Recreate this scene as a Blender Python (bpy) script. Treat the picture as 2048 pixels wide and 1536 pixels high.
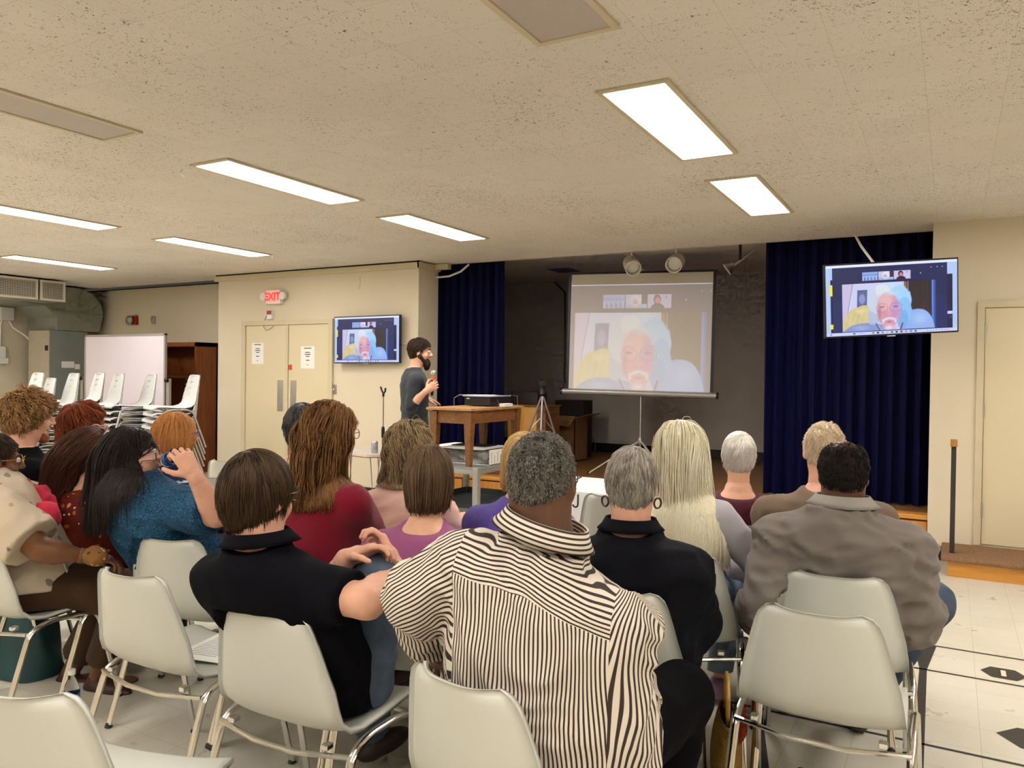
import bpy, bmesh, math, random
import numpy as np
from mathutils import Matrix, Vector
R = math.radians
C = bpy.context.scene.collection
for _o in list(bpy.data.objects): bpy.data.objects.remove(_o)

# ------------------------------------------------------------ camera, world, exposure
CAMH = 1.477
F_PX = 1558.0
def _cam_rows(yaw, pitch, roll):
    fw = np.array([-math.sin(yaw)*math.cos(pitch), math.cos(yaw)*math.cos(pitch), -math.sin(pitch)])
    rt = np.array([math.cos(yaw), math.sin(yaw), 0.0]); dn = np.cross(fw, rt)
    c, s = math.cos(roll), math.sin(roll)
    return np.array([c*rt+s*dn, -s*rt+c*dn, fw])
CM = _cam_rows(R(29.41), R(0.752), R(-0.740))
cam = bpy.data.cameras.new('camera'); cam.sensor_width = 36.0; cam.lens = F_PX/2048*36
cam.clip_start = 0.05; cam.clip_end = 100
camo = bpy.data.objects.new('camera', cam); C.objects.link(camo)
camo.matrix_world = Matrix(((CM[0][0], -CM[1][0], -CM[2][0], 0), (CM[0][1], -CM[1][1], -CM[2][1], 0),
                            (CM[0][2], -CM[1][2], -CM[2][2], CAMH), (0, 0, 0, 1)))
bpy.context.scene.camera = camo
sc = bpy.context.scene
sc.view_settings.view_transform = 'Standard'; sc.view_settings.look = 'None'
sc.view_settings.gamma = 1.0; sc.view_settings.use_curve_mapping = False
sc.view_settings.exposure = 0.0
sc.cycles.max_bounces = 4; sc.cycles.diffuse_bounces = 3; sc.cycles.glossy_bounces = 3
sc.cycles.transmission_bounces = 6; sc.cycles.transparent_max_bounces = 6
sc.cycles.caustics_reflective = False; sc.cycles.caustics_refractive = False
sc.cycles.sample_clamp_indirect = 4.0; sc.cycles.use_denoising = True; sc.cycles.use_adaptive_sampling = True; sc.cycles.adaptive_threshold = 0.08; sc.cycles.adaptive_min_samples = 12
w = bpy.data.worlds.new('world'); sc.world = w; w.use_nodes = True
w.node_tree.nodes['Background'].inputs[0].default_value = (0.9, 0.85, 0.75, 1)
w.node_tree.nodes['Background'].inputs[1].default_value = 0.05
LAMP_E = 30.0
LAMP_COL = (1.0, 0.955, 0.90)

def pt(px, py, ax, v):            # where the sight line of a photo pixel meets the plane axis = v
    d = CM.T @ np.array([(px-1024)/F_PX, (py-768)/F_PX, 1.0]); o = np.array([0, 0, CAMH])
    return o + (v-o[ax])/d[ax]*d
def dp(px, py, depth):            # the point at that depth along the viewing axis
    d = CM.T @ np.array([(px-1024)/F_PX, (py-768)/F_PX, 1.0]); return np.array([0, 0, CAMH]) + depth*d

# ------------------------------------------------------------ materials
def lin(c): return tuple((x/12.92 if x <= .04045 else ((x+.055)/1.055)**2.4) for x in c)
def rgb(r, g, b): return lin((r/255, g/255, b/255)) + (1.0,)
MATS = {}
class NT:
    def __init__(s, name):
        s.m = bpy.data.materials.new(name); s.m.use_nodes = True; s.t = s.m.node_tree
        s.b = s.t.nodes['Principled BSDF']; s.tc = None
    def n(s, typ, **kw):
        nd = s.t.nodes.new(typ)
        for k, v in kw.items(): setattr(nd, k, v)
        return nd
    def l(s, a, b): s.t.links.new(a, b)
    def obj(s):
        if not s.tc: s.tc = s.n('ShaderNodeTexCoord')
        return s.tc.outputs['Object']
    def mapping(s, scale=(1, 1, 1), rot=(0, 0, 0), loc=(0, 0, 0), src=None):
        mp = s.n('ShaderNodeMapping'); s.l(src or s.obj(), mp.inputs[0])
        mp.inputs['Scale'].default_value = scale; mp.inputs['Rotation'].default_value = rot; mp.inputs['Location'].default_value = loc
        return mp.outputs[0]
    def noise(s, vec, scale, detail=3, rough=.55, dist=0.0):
        nd = s.n('ShaderNodeTexNoise'); s.l(vec, nd.inputs['Vector']); nd.inputs['Scale'].default_value = scale
        nd.inputs['Detail'].default_value = detail; nd.inputs['Roughness'].default_value = rough; nd.inputs['Distortion'].default_value = dist
        return nd.outputs['Fac']
    def voro(s, vec, scale, feature='F1', out='Distance', rnd=1.0):
        nd = s.n('ShaderNodeTexVoronoi', feature=feature); s.l(vec, nd.inputs['Vector']); nd.inputs['Scale'].default_value = scale
        nd.inputs['Randomness'].default_value = rnd
        return nd.outputs[out]
    def ramp(s, fac, stops, interp='LINEAR'):
        nd = s.n('ShaderNodeValToRGB'); s.l(fac, nd.inputs[0]); cr = nd.color_ramp; cr.interpolation = interp
        while len(cr.elements) < len(stops): cr.elements.new(0.5)
        for e, (p, c) in zip(cr.elements, stops): e.position = p; e.color = c
        return nd.outputs[0]
    def math(s, op, a, b=None, clamp=False):
        nd = s.n('ShaderNodeMath', operation=op); nd.use_clamp = clamp
        for i, x in enumerate((a, b)):
            if x is None: continue
            if isinstance(x, (int, float)): nd.inputs[i].default_value = x
            else: s.l(x, nd.inputs[i])
        return nd.outputs[0]
    def mix(s, fac, a, b, blend='MIX'):
        nd = s.n('ShaderNodeMix', data_type='RGBA', blend_type=blend)
        for i, x in ((0, fac), (6, a), (7, b)):
            if isinstance(x, (int, float)): nd.inputs[i].default_value = x
            elif isinstance(x, tuple): nd.inputs[i].default_value = x
            else: s.l(x, nd.inputs[i])
        return nd.outputs[2]
    def attr(s, name, out='Fac'):
        nd = s.n('ShaderNodeAttribute'); nd.attribute_name = name; return nd.outputs[out]
    def bump(s, h, strength=.3, dist=.01):
        nd = s.n('ShaderNodeBump'); s.l(h, nd.inputs['Height']); nd.inputs['Strength'].default_value = strength
        nd.inputs['Distance'].default_value = dist; s.l(nd.outputs[0], s.b.inputs['Normal'])
    def col(s, c):
        if isinstance(c, tuple): s.b.inputs['Base Color'].default_value = c
        else: s.l(c, s.b.inputs['Base Color'])
    def set(s, rough=.6, metal=0, spec=.5):
        s.b.inputs['Roughness'].default_value = rough; s.b.inputs['Metallic'].default_value = metal
        s.b.inputs['Specular IOR Level'].default_value = spec; return s
def mk(name, c, rough=.6, metal=0, spec=.5, var=.08, vscale=6, bump=0, bscale=60, emit=None, es=0, alpha=None, sheen=0):
    if name in MATS: return MATS[name]
    t = NT(name); t.set(rough, metal, spec)
    if var:
        f = t.noise(t.obj(), vscale, 4)
        d = tuple(x*(1-var) for x in c[:3])+(1,); e = tuple(min(1, x*(1+var)) for x in c[:3])+(1,)
        t.col(t.ramp(f, [(.3, d), (.7, e)]))
    else: t.col(c)
    if bump: t.bump(t.noise(t.obj(), bscale, 3), bump, .004)
    if emit: t.b.inputs['Emission Color'].default_value = emit; t.b.inputs['Emission Strength'].default_value = es
    if sheen: t.b.inputs['Sheen Weight'].default_value = sheen
    MATS[name] = t.m; return t.m

def m_ceiling():
    t = NT('acoustic_tile'); t.set(.9, 0, .2)
    v = t.obj()
    # fissures: stretched and warped noise, denser in some tiles than in others
    wv = t.noise(v, 9, 2)
    a = t.noise(t.mapping((60, 60, 60)), 1.0, 3, .6, 1.6)
    dens = t.noise(v, .9, 2)
    th = t.math('ADD', t.math('MULTIPLY', dens, .24), .522)
    sp = t.math('GREATER_THAN', a, th)
    vd = t.voro(t.mapping((1, 1, 1), src=v), 75)
    pin = t.math('LESS_THAN', vd, t.math('MULTIPLY', t.math('SUBTRACT', t.noise(v, 4, 2), .42), .9))
    base = t.ramp(t.noise(v, .55, 3), [(.3, rgb(230, 221, 209)), (.7, rgb(238, 231, 220))])
    tl = t.n('ShaderNodeTexBrick'); t.l(t.mapping(loc=(.12, 0, 0)), tl.inputs['Vector']); tl.offset = 0; tl.squash = 1
    for k, x in (('Scale', 1.0), ('Mortar Size', .0012), ('Mortar Smooth', .3), ('Bias', 0), ('Brick Width', .3048), ('Row Height', .3048)): tl.inputs[k].default_value = x
    tl.inputs['Color1'].default_value = (1, 1, 1, 1); tl.inputs['Color2'].default_value = (.94, .94, .94, 1); tl.inputs['Mortar'].default_value = (.72, .68, .62, 1)
    c = t.mix(.75, base, tl.outputs['Color'], 'MULTIPLY')
    c = t.mix(t.math('MULTIPLY', sp, .85), c, rgb(92, 72, 54))
    c = t.mix(t.math('MULTIPLY', pin, .6), c, rgb(80, 62, 45))
    t.col(c); t.bump(t.math('SUBTRACT', 1, sp), .5, .003); return t.m
def m_floor():
    t = NT('vinyl_tile'); t.set(.32, 0, .5)
    v = t.obj()
    tl = t.n('ShaderNodeTexBrick'); t.l(t.mapping(loc=(.098, .05, 0)), tl.inputs['Vector']); tl.offset = 0; tl.squash = 1
    for k, x in (('Scale', 1.0), ('Mortar Size', .0011), ('Mortar Smooth', .2), ('Bias', 0), ('Brick Width', .2286), ('Row Height', .2286)): tl.inputs[k].default_value = x
    tl.inputs['Color1'].default_value = (1, 1, 1, 1); tl.inputs['Color2'].default_value = (.95, .95, .94, 1); tl.inputs['Mortar'].default_value = (.62, .57, .48, 1)
    base = t.ramp(t.noise(v, 1.1, 4), [(.25, rgb(204, 196, 178)), (.75, rgb(218, 212, 196))])
    fl = t.math('GREATER_THAN', t.noise(t.mapping((14, 30, 1)), 3, 4, .65, .8), .66)
    base = t.mix(t.math('MULTIPLY', fl, .4), base, rgb(168, 152, 122))
    sc_ = t.math('GREATER_THAN', t.noise(t.mapping((1, 3.4, 1), rot=(0, 0, .5)), 34, 3, .6, 1.6), .715)
    base = t.mix(t.math('MULTIPLY', sc_, .55), base, rgb(95, 82, 68))
    t.col(t.mix(.9, base, tl.outputs['Color'], 'MULTIPLY'))
    r = t.ramp(t.noise(v, 5, 3), [(.3, (.25, .25, .25, 1)), (.7, (.45, .45, .45, 1))]); t.l(r, t.b.inputs['Roughness'])
    return t.m
def m_wood(name, c1, c2, rot=(0, 0, 0), sc_=(1, 1, 1), rough=.4, grain=18):
    if name in MATS: return MATS[name]
    t = NT(name); t.set(rough)
    n1 = t.noise(t.mapping(sc_, rot), grain, 5, .6, .6)
    t.col(t.ramp(n1, [(.3, c1), (.7, c2)])); t.bump(n1, .08, .002); MATS[name] = t.m; return t.m
def m_velvet():
    t = NT('blue_velvet'); t.set(.85, 0, .15); t.col(t.ramp(t.noise(t.mapping((30, 30, 2)), 2, 3), [(.3, rgb(4, 4, 34)), (.7, rgb(8, 9, 52))]))
    t.b.inputs['Sheen Weight'].default_value = .12; t.b.inputs['Sheen Tint'].default_value = rgb(60, 60, 200)
    return t.m
WALL = mk('wall_paint', rgb(216, 203, 178), .7, var=.025, vscale=1.5, bump=.05, bscale=90)
WALLS = mk('stage_wall_paint', rgb(212, 203, 188), .8, var=.04, vscale=1.2)
TRIM = mk('trim_paint', rgb(205, 192, 160), .5, var=.03)
DOORP = mk('door_paint', rgb(214, 200, 166), .45, var=.02, vscale=1)
BLACKB = mk('black_rubber', rgb(26, 24, 24), .5, var=.1)
BLACKP = mk('black_plastic', rgb(18, 18, 20), .4, var=.1)
CHROME = mk('chrome', (.78, .77, .74, 1), .16, 1, var=.04, vscale=30)
STEEL = mk('brushed_steel', (.55, .53, .5, 1), .35, 1, var=.05, vscale=30)
ALU = mk('painted_aluminium', rgb(170, 168, 165), .4, .6, var=.04)
SHELL = mk('shell_fibreglass', rgb(198, 198, 188), .38, 0, .5, var=.02, vscale=5, bump=.04, bscale=300)
SHELLW = mk('pale_shell_fibreglass', rgb(214, 216, 214), .38, 0, .5, var=.02, vscale=5)
WHITEP = mk('white_plastic', rgb(232, 230, 224), .4, var=.02)
PAPER = mk('paper', rgb(240, 238, 232), .8, var=.01)
INK = mk('printed_ink', rgb(60, 60, 66), .8, var=0)
VELVET = m_velvet()
OAK = m_wood('honey_oak', rgb(196, 130, 48), rgb(222, 160, 76), sc_=(1, 14, 14), grain=2.2)
OAKV = m_wood('honey_oak_upright', rgb(186, 118, 42), rgb(214, 150, 66), sc_=(14, 14, 1), grain=2.2)
STAGEW = m_wood('worn_stage_boards', rgb(128, 86, 46), rgb(160, 112, 64), sc_=(1.2, 14, 1), rough=.35, grain=2.5)
DESKW = m_wood('brown_table_wood', rgb(104, 66, 34), rgb(140, 92, 50), sc_=(8, 2, 8), rough=.45, grain=5)
CABW = m_wood('red_brown_wood', rgb(120, 62, 26), rgb(150, 84, 38), sc_=(10, 10, 1), grain=3)
CARD = mk('cardboard', rgb(142, 104, 66), .85, var=.06)
CARPET = mk('brown_carpet', rgb(140, 108, 82), 1.0, spec=.1, var=.16, vscale=60, bump=.8, bscale=350)
GALV = mk('galvanised_steel', rgb(150, 152, 140), .45, .5, var=.12, vscale=4)
GREYP = mk('grey_enamel', rgb(128, 134, 130), .45, var=.05)
CREAMP = mk('cream_enamel', rgb(226, 220, 200), .45, var=.02)

# ------------------------------------------------------------ mesh helpers
class MB:
    def __init__(s): s.v = []; s.f = []; s.uv = None
    def add(s, vs, fs):
        b = len(s.v); s.v += [tuple(map(float, p)) for p in vs]; s.f += [tuple(i+b for i in q) for q in fs]; return s
    def box(s, x0, x1, y0, y1, z0, z1, bev=0.0, rot=0, about=None):
        bm = bmesh.new(); bmesh.ops.create_cube(bm, size=1)
        for v in bm.verts:
            v.co = Vector((x0+(v.co.x+.5)*(x1-x0), y0+(v.co.y+.5)*(y1-y0), z0+(v.co.z+.5)*(z1-z0)))
        if bev: bmesh.ops.bevel(bm, geom=list(bm.edges), offset=bev, segments=2, affect='EDGES', profile=.6)
        if rot:
            a = Vector(about) if about else Vector(((x0+x1)/2, (y0+y1)/2, 0)); m = Matrix.Rotation(rot, 3, 'Z')
            for v in bm.verts: v.co = a + m @ (v.co-a)
        bm.verts.ensure_lookup_table(); s.add([v.co[:] for v in bm.verts], [[v.index for v in f.verts] for f in bm.faces]); bm.free(); return s
    def obox(s, c, ex, ey, ez, hx, hy, hz, bev=0.0):      # a box with axes ex ey ez and half sizes
        t = MB().box(-hx, hx, -hy, hy, -hz, hz, bev); c = np.array(c); A = np.array([ex, ey, ez], float)
        return s.add([c + np.array(p) @ A for p in t.v], t.f)
    def tube(s, path, r, seg=10, cap=True, closed=False, flat=None):
        P = [np.array(p, float) for p in path]; n = len(P)
        rr = r if hasattr(r, '__len__') else [r]*n
        T = []
        for i in range(n):
            a = P[i-1] if (i > 0 or closed) else P[i]; b = P[(i+1) % n] if (i < n-1 or closed) else P[i]
            d = b-a; T.append(d/(np.linalg.norm(d)+1e-12))
        up = np.array([0, 0, 1.0]) if abs(T[0][2]) < .9 else np.array([1.0, 0, 0])
        u = np.cross(T[0], up); u /= np.linalg.norm(u); rings = []; b0 = len(s.v)
        for i in range(n):
            u = u - T[i]*np.dot(u, T[i]); u /= np.linalg.norm(u); w_ = np.cross(T[i], u)
            for k in range(seg):
                a = 2*math.pi*k/seg; fx = 1.0; 
                s.v.append(tuple(P[i]+rr[i]*(math.cos(a)*u*(flat[0] if flat else 1)+math.sin(a)*w_*(flat[1] if flat else 1))))
        m = n if closed else n-1
        for i in range(m):
            for k in range(seg):
                a = b0+i*seg+k; b = b0+i*seg+(k+1) % seg; c = b0+((i+1) % n)*seg+(k+1) % seg; d = b0+((i+1) % n)*seg+k
                s.f.append((a, b, c, d))
        if cap and not closed:
            s.f.append(tuple(b0+k for k in reversed(range(seg)))); s.f.append(tuple(b0+(n-1)*seg+k for k in range(seg)))
        return s
    def lathe(s, prof, c=(0, 0, 0), seg=24, axis=(0, 0, 1)):
        ax = np.array(axis, float); ax /= np.linalg.norm(ax); up = np.array([0, 0, 1.0]) if abs(ax[2]) < .9 else np.array([1.0, 0, 0])
        u = np.cross(up, ax); u /= np.linalg.norm(u); w_ = np.cross(ax, u); c = np.array(c, float); b0 = len(s.v)
        for (r, h) in prof:
            for k in range(seg):
                a = 2*math.pi*k/seg; s.v.append(tuple(c+ax*h+r*(math.cos(a)*u+math.sin(a)*w_)))
        for i in range(len(prof)-1):
            for k in range(seg):
                s.f.append((b0+i*seg+k, b0+i*seg+(k+1) % seg, b0+(i+1)*seg+(k+1) % seg, b0+(i+1)*seg+k))
        if prof[0][0] > 1e-6: s.f.append(tuple(b0+k for k in reversed(range(seg))))
        if prof[-1][0] > 1e-6: s.f.append(tuple(b0+(len(prof)-1)*seg+k for k in range(seg)))
        return s
    def grid(s, P):                                        # P[nu][nv][3]
        P = np.asarray(P); nu, nv = P.shape[:2]; b0 = len(s.v); s.v += [tuple(p) for p in P.reshape(-1, 3)]
        for i in range(nu-1):
            for j in range(nv-1): s.f.append((b0+i*nv+j, b0+(i+1)*nv+j, b0+(i+1)*nv+j+1, b0+i*nv+j+1))
        return s
    def prism(s, poly, axis, a, b):                        # 2-D outline extruded along an axis (0,1,2)
        o = [i for i in range(3) if i != axis]; n = len(poly); vs = []
        for t in (a, b):
            for p in poly:
                q = [0, 0, 0]; q[axis] = t; q[o[0]] = p[0]; q[o[1]] = p[1]; vs.append(q)
        fs = [tuple(reversed(range(n))), tuple(range(n, 2*n))] + [(i, (i+1) % n, n+(i+1) % n, n+i) for i in range(n)]
        return s.add(vs, fs)
    def build(s, name, m, parent=None, smooth=True, label=None, fixn=True):
        me = bpy.data.meshes.new(name); off = origin_of(parent)
        V = np.array(s.v, float)-off; me.from_pydata(V.tolist(), [], s.f); me.validate()
        if fixn:
            bm = bmesh.new(); bm.from_mesh(me); bmesh.ops.recalc_face_normals(bm, faces=bm.faces); bm.to_mesh(me); bm.free()
        return link(name, me, m, parent, smooth, label)
def origin_of(p):                  # world point that a thing's parts are measured from
    if p is None: return np.zeros(3)
    while p.parent is not None: p = p.parent
    return np.zeros(3) if p.get('_local') else np.array(p.location)
def link(name, me, m, parent=None, smooth=True, label=None):
    me.name = name
    if m: me.materials.append(m)
    if smooth:
        me.shade_smooth()
        if hasattr(me, 'set_sharp_from_angle') and smooth != 'full': me.set_sharp_from_angle(angle=R(38))
    o = bpy.data.objects.new(name, me); C.objects.link(o)
    if parent is not None: o.parent = parent
    if label: o['label'] = label
    return o
def thing(name, label, cat, loc=(0, 0, 0), rz=0, group=None, local=False):
    o = bpy.data.objects.new(name, None); o.empty_display_size = .1; C.objects.link(o); o.location = tuple(map(float, loc)); o.rotation_euler = (0, 0, rz)
    tag(o, label, cat, group)
    if local or rz: o['_local'] = 1
    return o
def tag(o, label, cat, group=None):
    o['label'] = label; o['category'] = cat
    if group: o['group'] = group
    return o
def struct(o): o['kind'] = 'structure'; return o
def dup(root, loc=None, rz=None, label=None, group=None, skip=()):
    r = root.copy(); C.objects.link(r)
    if loc is not None: r.location = loc
    if rz is not None: r.rotation_euler = (0, 0, rz)
    if label: r['label'] = label
    if group: r['group'] = group
    elif 'group' in r and label: del r['group']
    for ch in list(root.children):
        if ch.name.split('.')[0] in skip: continue
        c = ch.copy(); C.objects.link(c); c.parent = r
        for g in ch.children:
            if g.name.split('.')[0] in skip: continue
            d = g.copy(); C.objects.link(d); d.parent = c
    return r
def text(s, size, loc, rot, m, parent, name='lettering', extrude=.001, font_w=1.0, align='CENTER'):
    cu = bpy.data.curves.new(name, 'FONT'); cu.body = s; cu.size = size; cu.align_x = align; cu.align_y = 'CENTER'; cu.extrude = extrude; cu.offset = font_w
    o = bpy.data.objects.new('tmp', cu); C.objects.link(o); dg = bpy.context.evaluated_depsgraph_get()
    me = bpy.data.meshes.new_from_object(o.evaluated_get(dg)); bpy.data.objects.remove(o)
    mt = Matrix.Translation(loc) @ rot.to_4x4(); off = Vector(origin_of(parent))
    me.transform(Matrix.Translation(-off) @ mt); return link(name, me, m, parent, False)

# ------------------------------------------------------------ the room
ZC = 2.757; YW = 7.25; YE = 7.62; ST = 0.345; YB = 10.65; ZS = 2.87; XL = -12.9; XR = 4.2; YN = -3.4
flo = struct(MB().box(XL, XR, YN, YW+.6, -.1, 0).build('floor', m_floor(), smooth=False))
cb = MB().box(XL, XR, YN, YE, ZC, ZC+.12)
struct(cb.build('ceiling', m_ceiling(), smooth=False))
struct(MB().box(-8.67, -5.33, YW, YE+.02, 0, ZC).build('wall_front_left', WALL, smooth=False))
struct(MB().box(-.15, XR, YW, YE+.02, 0, ZC).build('wall_front_right', WALL, smooth=False))
struct(MB().box(XL-.1, -8.67, 7.84, 7.94, 0, ZC).build('wall_alcove', WALL, smooth=False))
struct(MB().box(XL-.1, XL, YN, 7.94, 0, ZC).build('wall_left', WALL, smooth=False))
struct(MB().box(XR, XR+.1, YN, YE, 0, ZC).build('wall_right', WALL, smooth=False))
struct(MB().box(XL, XR, YN-.1, YN, 0, ZC).build('wall_rear', WALL, smooth=False))
struct(MB().box(-7.6, 1.2, YB, YB+.1, 0, ZS+.1).build('wall_stage_back', WALLS, smooth=False))
struct(MB().box(-7.7, -7.6, YE+.02, YB+.1, 0, ZS+.1).build('wall_stage_left', WALLS, smooth=False))
struct(MB().box(1.2, 1.3, YE+.02, YB+.1, 0, ZS+.1).build('wall_stage_right', WALLS, smooth=False))
struct(MB().box(-7.7, 1.3, YE, YB+.1, ZS, ZS+.1).build('ceiling_stage', WALLS, smooth=False))
struct(MB().box(-5.33, -.15, YE, YE+.05, ZC, ZS).build('wall_stage_soffit', WALLS, smooth=False))
struct(MB().box(-7.6, 1.2, YB-.02, YB, ST, ST+.13).build('baseboard_stage', BLACKB, smooth=False))
# stage: boards on top, a nosing and oak panels in front
sp = MB().box(-5.33, -.15, YW+.06, YE+.02, 0, ST); sp.box(-7.6, 1.2, YE+.02, YB, 0, ST)
struct(sp.build('floor_stage', STAGEW, smooth=False))
struct(MB().box(-5.33, -.15, YW+.035, YW+.2, ST-.035, ST+.004, .008).build('trim_stage_nosing', OAK, smooth=False))
xs = [-5.33+.61*i for i in range(9)]; pn = MB()
for i in range(9):
    a = xs[i]; b = min(a+.598, -.15)
    if b > a: pn.box(a+.006, b-.006, YW+.045, YW+.07, .02, ST-.05)
struct(pn.build('trim_stage_panels', OAKV, smooth=False))
struct(MB().box(-5.33, -.15, YW+.05, YW+.065, 0, ST-.03).build('trim_stage_joints', mk('dark_red_stain', rgb(78, 26, 12), .6), smooth=False))
struct(MB().box(-.15, XR, YW-.008, YW, 0, .115).box(-.158, -.15, YW-.008, YE, 0, .115).build('baseboard_right', BLACKB, smooth=False))
struct(MB().box(-8.67, -8.24, YW-.008, YW, 0, .1).box(-6.6, -5.33, YW-.008, YW, 0, .1).build('baseboard_left', BLACKB, smooth=False))
DARKGAP = mk('shadow_gap', rgb(40, 34, 28), .9, var=0)
struct(MB().box(-8.72, -5.3, YW-.035, YW, ZC-.085, ZC-.018, .004).box(-5.33, -5.295, YW-.035, YE+.02, ZC-.085, ZC-.018, .004).build('trim_cornice', TRIM, smooth=False))
struct(MB().box(-8.70, -5.31, YW-.02, YW, ZC-.014, ZC).box(XL, -8.67, 7.832, 7.84, ZC-.016, ZC).build('trim_ceiling_gap', DARKGAP, smooth=False))
struct(MB().box(-5.36, -5.12, YE-.09, YE-.02, ZC-.07, ZC-.005, .006).build('trim_conduit_box', TRIM, smooth=False))

# ------------------------------------------------------------ doors
FR = []
def dbl_door():
    fr = MB()
    x0, x1, zt = -8.19, -6.60, 2.125
    for a, b in ((x0, x0+.07), (x1-.07, x1)): fr.box(a, b, YW-.03, YW+.01, 0, zt-.06)
    fr.box(x0, x1, YW-.03, YW+.01, zt-.06, zt)
    d = struct(fr.build('door_1', TRIM, smooth=False)); d['label'] = 'beige steel double door under the red exit sign'
    MB().box(-7.395, -7.35, YW-.026, YW, 0, zt-.06, .004).build('mullion', TRIM, d, False)
    for a, b in ((x0+.07, -7.397), (-7.348, x1-.07)):
        leaf = MB().box(a+.004, b-.004, YW-.014, YW, .01, zt-.065, .002).build('leaf', DOORP, d, False)
        px = b-.14 if b < -7.39 else a+.04
        MB().box(px, px+.1, YW-.018, YW-.014, .96, 1.36, .001).build('push_plate', STEEL, leaf, False)
    return d
dbl_door()
def right_door():
    x0 = .175; fr = MB(); zt = 2.1
    fr.box(x0, x0+.05, YW-.025, YW+.01, .16, zt-.05); fr.box(x0, 1.2, YW-.025, YW+.01, zt-.05, zt); fr.box(1.15, 1.2, YW-.025, YW+.01, .16, zt-.05)
    d = struct(fr.build('door_2', TRIM, smooth=False))
    lf = MB().box(x0+.054, 1.146, YW-.012, YW, .17, zt-.054, .002).build('leaf', DOORP, d, False)
    for z in (1.86, 1.24, .44):
        MB().tube([(x0+.052, YW-.022, z-.06), (x0+.052, YW-.022, z+.06)], .007, 8).build('hinge', STEEL, lf)
right_door()
# ------------------------------------------------------------ shuffleboard court on the floor
def flat_poly(mb, pts, z=.0015):
    b = len(mb.v); mb.v += [(x, y, z) for x, y in pts]; mb.f.append(tuple(range(b, b+len(pts))))
sh = MB()
def ln(x0, y0, x1, y1, w0, w1=None):
    w1 = w0 if w1 is None else w1; d = np.array([x1-x0, y1-y0]); d /= np.linalg.norm(d); n = np.array([-d[1], d[0]])
    flat_poly(sh, [tuple(np.array([x0, y0])+n*w0/2), tuple(np.array([x0, y0])-n*w0/2), tuple(np.array([x1, y1])-n*w1/2), tuple(np.array([x1, y1])+n*w1/2)])
XA, XB = -.33, 3.2
for y in (4.90, 4.475): ln(-1.02 if y < 4.6 else -.98, y, XB, y, .018)
ln(-.86, 3.555, XB, 3.555, .018); ln(-.5, 2.6, XB, 2.6, .018)
flat_poly(sh, [(-.16, 4.895), (-.045, 4.895), (-.082, 4.47), (-.115, 4.47)])
ln(-.099, 4.48, -.075, 2.3, .034, .05)
flat_poly(sh, [(-1.06, 4.50), (-.98, 4.50), (-.88, 4.2), (-.915, 4.2)])
ln(-.90, 4.22, -.43, 2.4, .036, .04)
HX = [(.055, 0), (.035, .03), (-.035, .03), (-.055, 0), (-.035, -.03), (.035, -.03)]
def digit_zero(cx, cy, sx, sy):
    P = [(cx+a*sx/.11*1.0, cy+b*sy/.06) for a, b in [(.055, 0), (.03, .03), (-.03, .03), (-.055, 0), (-.03, -.03), (.03, -.03)]]
    flat_poly(sh, P)
digit_zero(.255, 4.62, .2, .16)
flat_poly(sh, [(.19, 3.83), (.27, 3.93), (.46, 3.93), (.46, 3.72), (.27, 3.72)])
digit_zero(-.42, 3.02, .2, .16)
mk_ = sh.build('shuffleboard_marking', mk('black_floor_paint', rgb(44, 40, 36), .5, var=.1, vscale=20), flo, False, fixn=False)
cr = MB(); 
for (cx, cy, s_) in ((.255, 4.62, .045), (.36, 3.80, .05)):
    b = len(cr.v); cr.v += [(cx-.011, cy-s_, .0025), (cx+.011, cy-s_, .0025), (cx+.011, cy+s_, .0025), (cx-.011, cy+s_, .0025)]; cr.f.append((b, b+1, b+2, b+3))
cr.build('marking_cutout', mk('cream_vinyl', rgb(216, 208, 188), .4), flo, False, fixn=False)
# ------------------------------------------------------------ ceiling lights
LITM = mk('lit_lens', (1, 1, 1, 1), .5, var=0, emit=LAMP_COL+(1,), es=LAMP_E)
def m_lens():
    t = NT('prismatic_lens'); t.set(.45); t.col(rgb(186, 174, 166)); t.bump(t.voro(t.obj(), 90), .5, .002); return t.m
OFFM = m_lens()
def fixture(cx, cy, lit, label):
    t = thing('ceiling_light', label, 'ceiling light', (cx, cy, ZC), group=None)
    f = MB(); hx, hy = .15, .61
    for (a, b, c, d) in ((-hx-.02, -hx+.006, -hy-.02, hy+.02), (hx-.006, hx+.02, -hy-.02, hy+.02), (-hx, hx, -hy-.02, -hy+.006), (-hx, hx, hy-.006, hy+.02)):
        f.box(cx+a, cx+b, cy+c, cy+d, ZC-.012, ZC-.0005, .002)
    f.build('trim_frame', TRIM, t, False)
    MB().box(cx-hx+.007, cx+hx-.007, cy-hy+.007, cy+hy-.007, ZC-.006, ZC-.001).build('lens', LITM if lit else OFFM, t, False)
    return t
LB = {(-1.25, 3.88): 'lit ceiling light over the audience, nearest large one before the projection screen',
 (-1.25, 5.68): 'lit ceiling light closest to the stage curtain on the right',
 (-3.99, 3.88): 'long lit ceiling light above the seated audience with a hanging chip of wire below it',
 (-3.99, 5.68): 'lit ceiling light in front of the wall television and man with the microphone',
 (-6.70, 5.56): 'lit ceiling light between the exit sign and the middle of the ceiling',
 (-6.70, 3.76): 'lit ceiling light cut by the photo edge, above the front-most stacked chairs',
 (-9.45, 5.56): 'lit ceiling light next to the air duct and grilles',
 (-1.25, 2.06): 'switched-off ceiling light with grey lens at the very top of the photo',
 (-3.99, 2.06): 'switched-off ceiling light with grey lens, leftmost and cut by the photo edge'}
for (x, y), l in LB.items(): fixture(x, y, y > 3, l)
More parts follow.
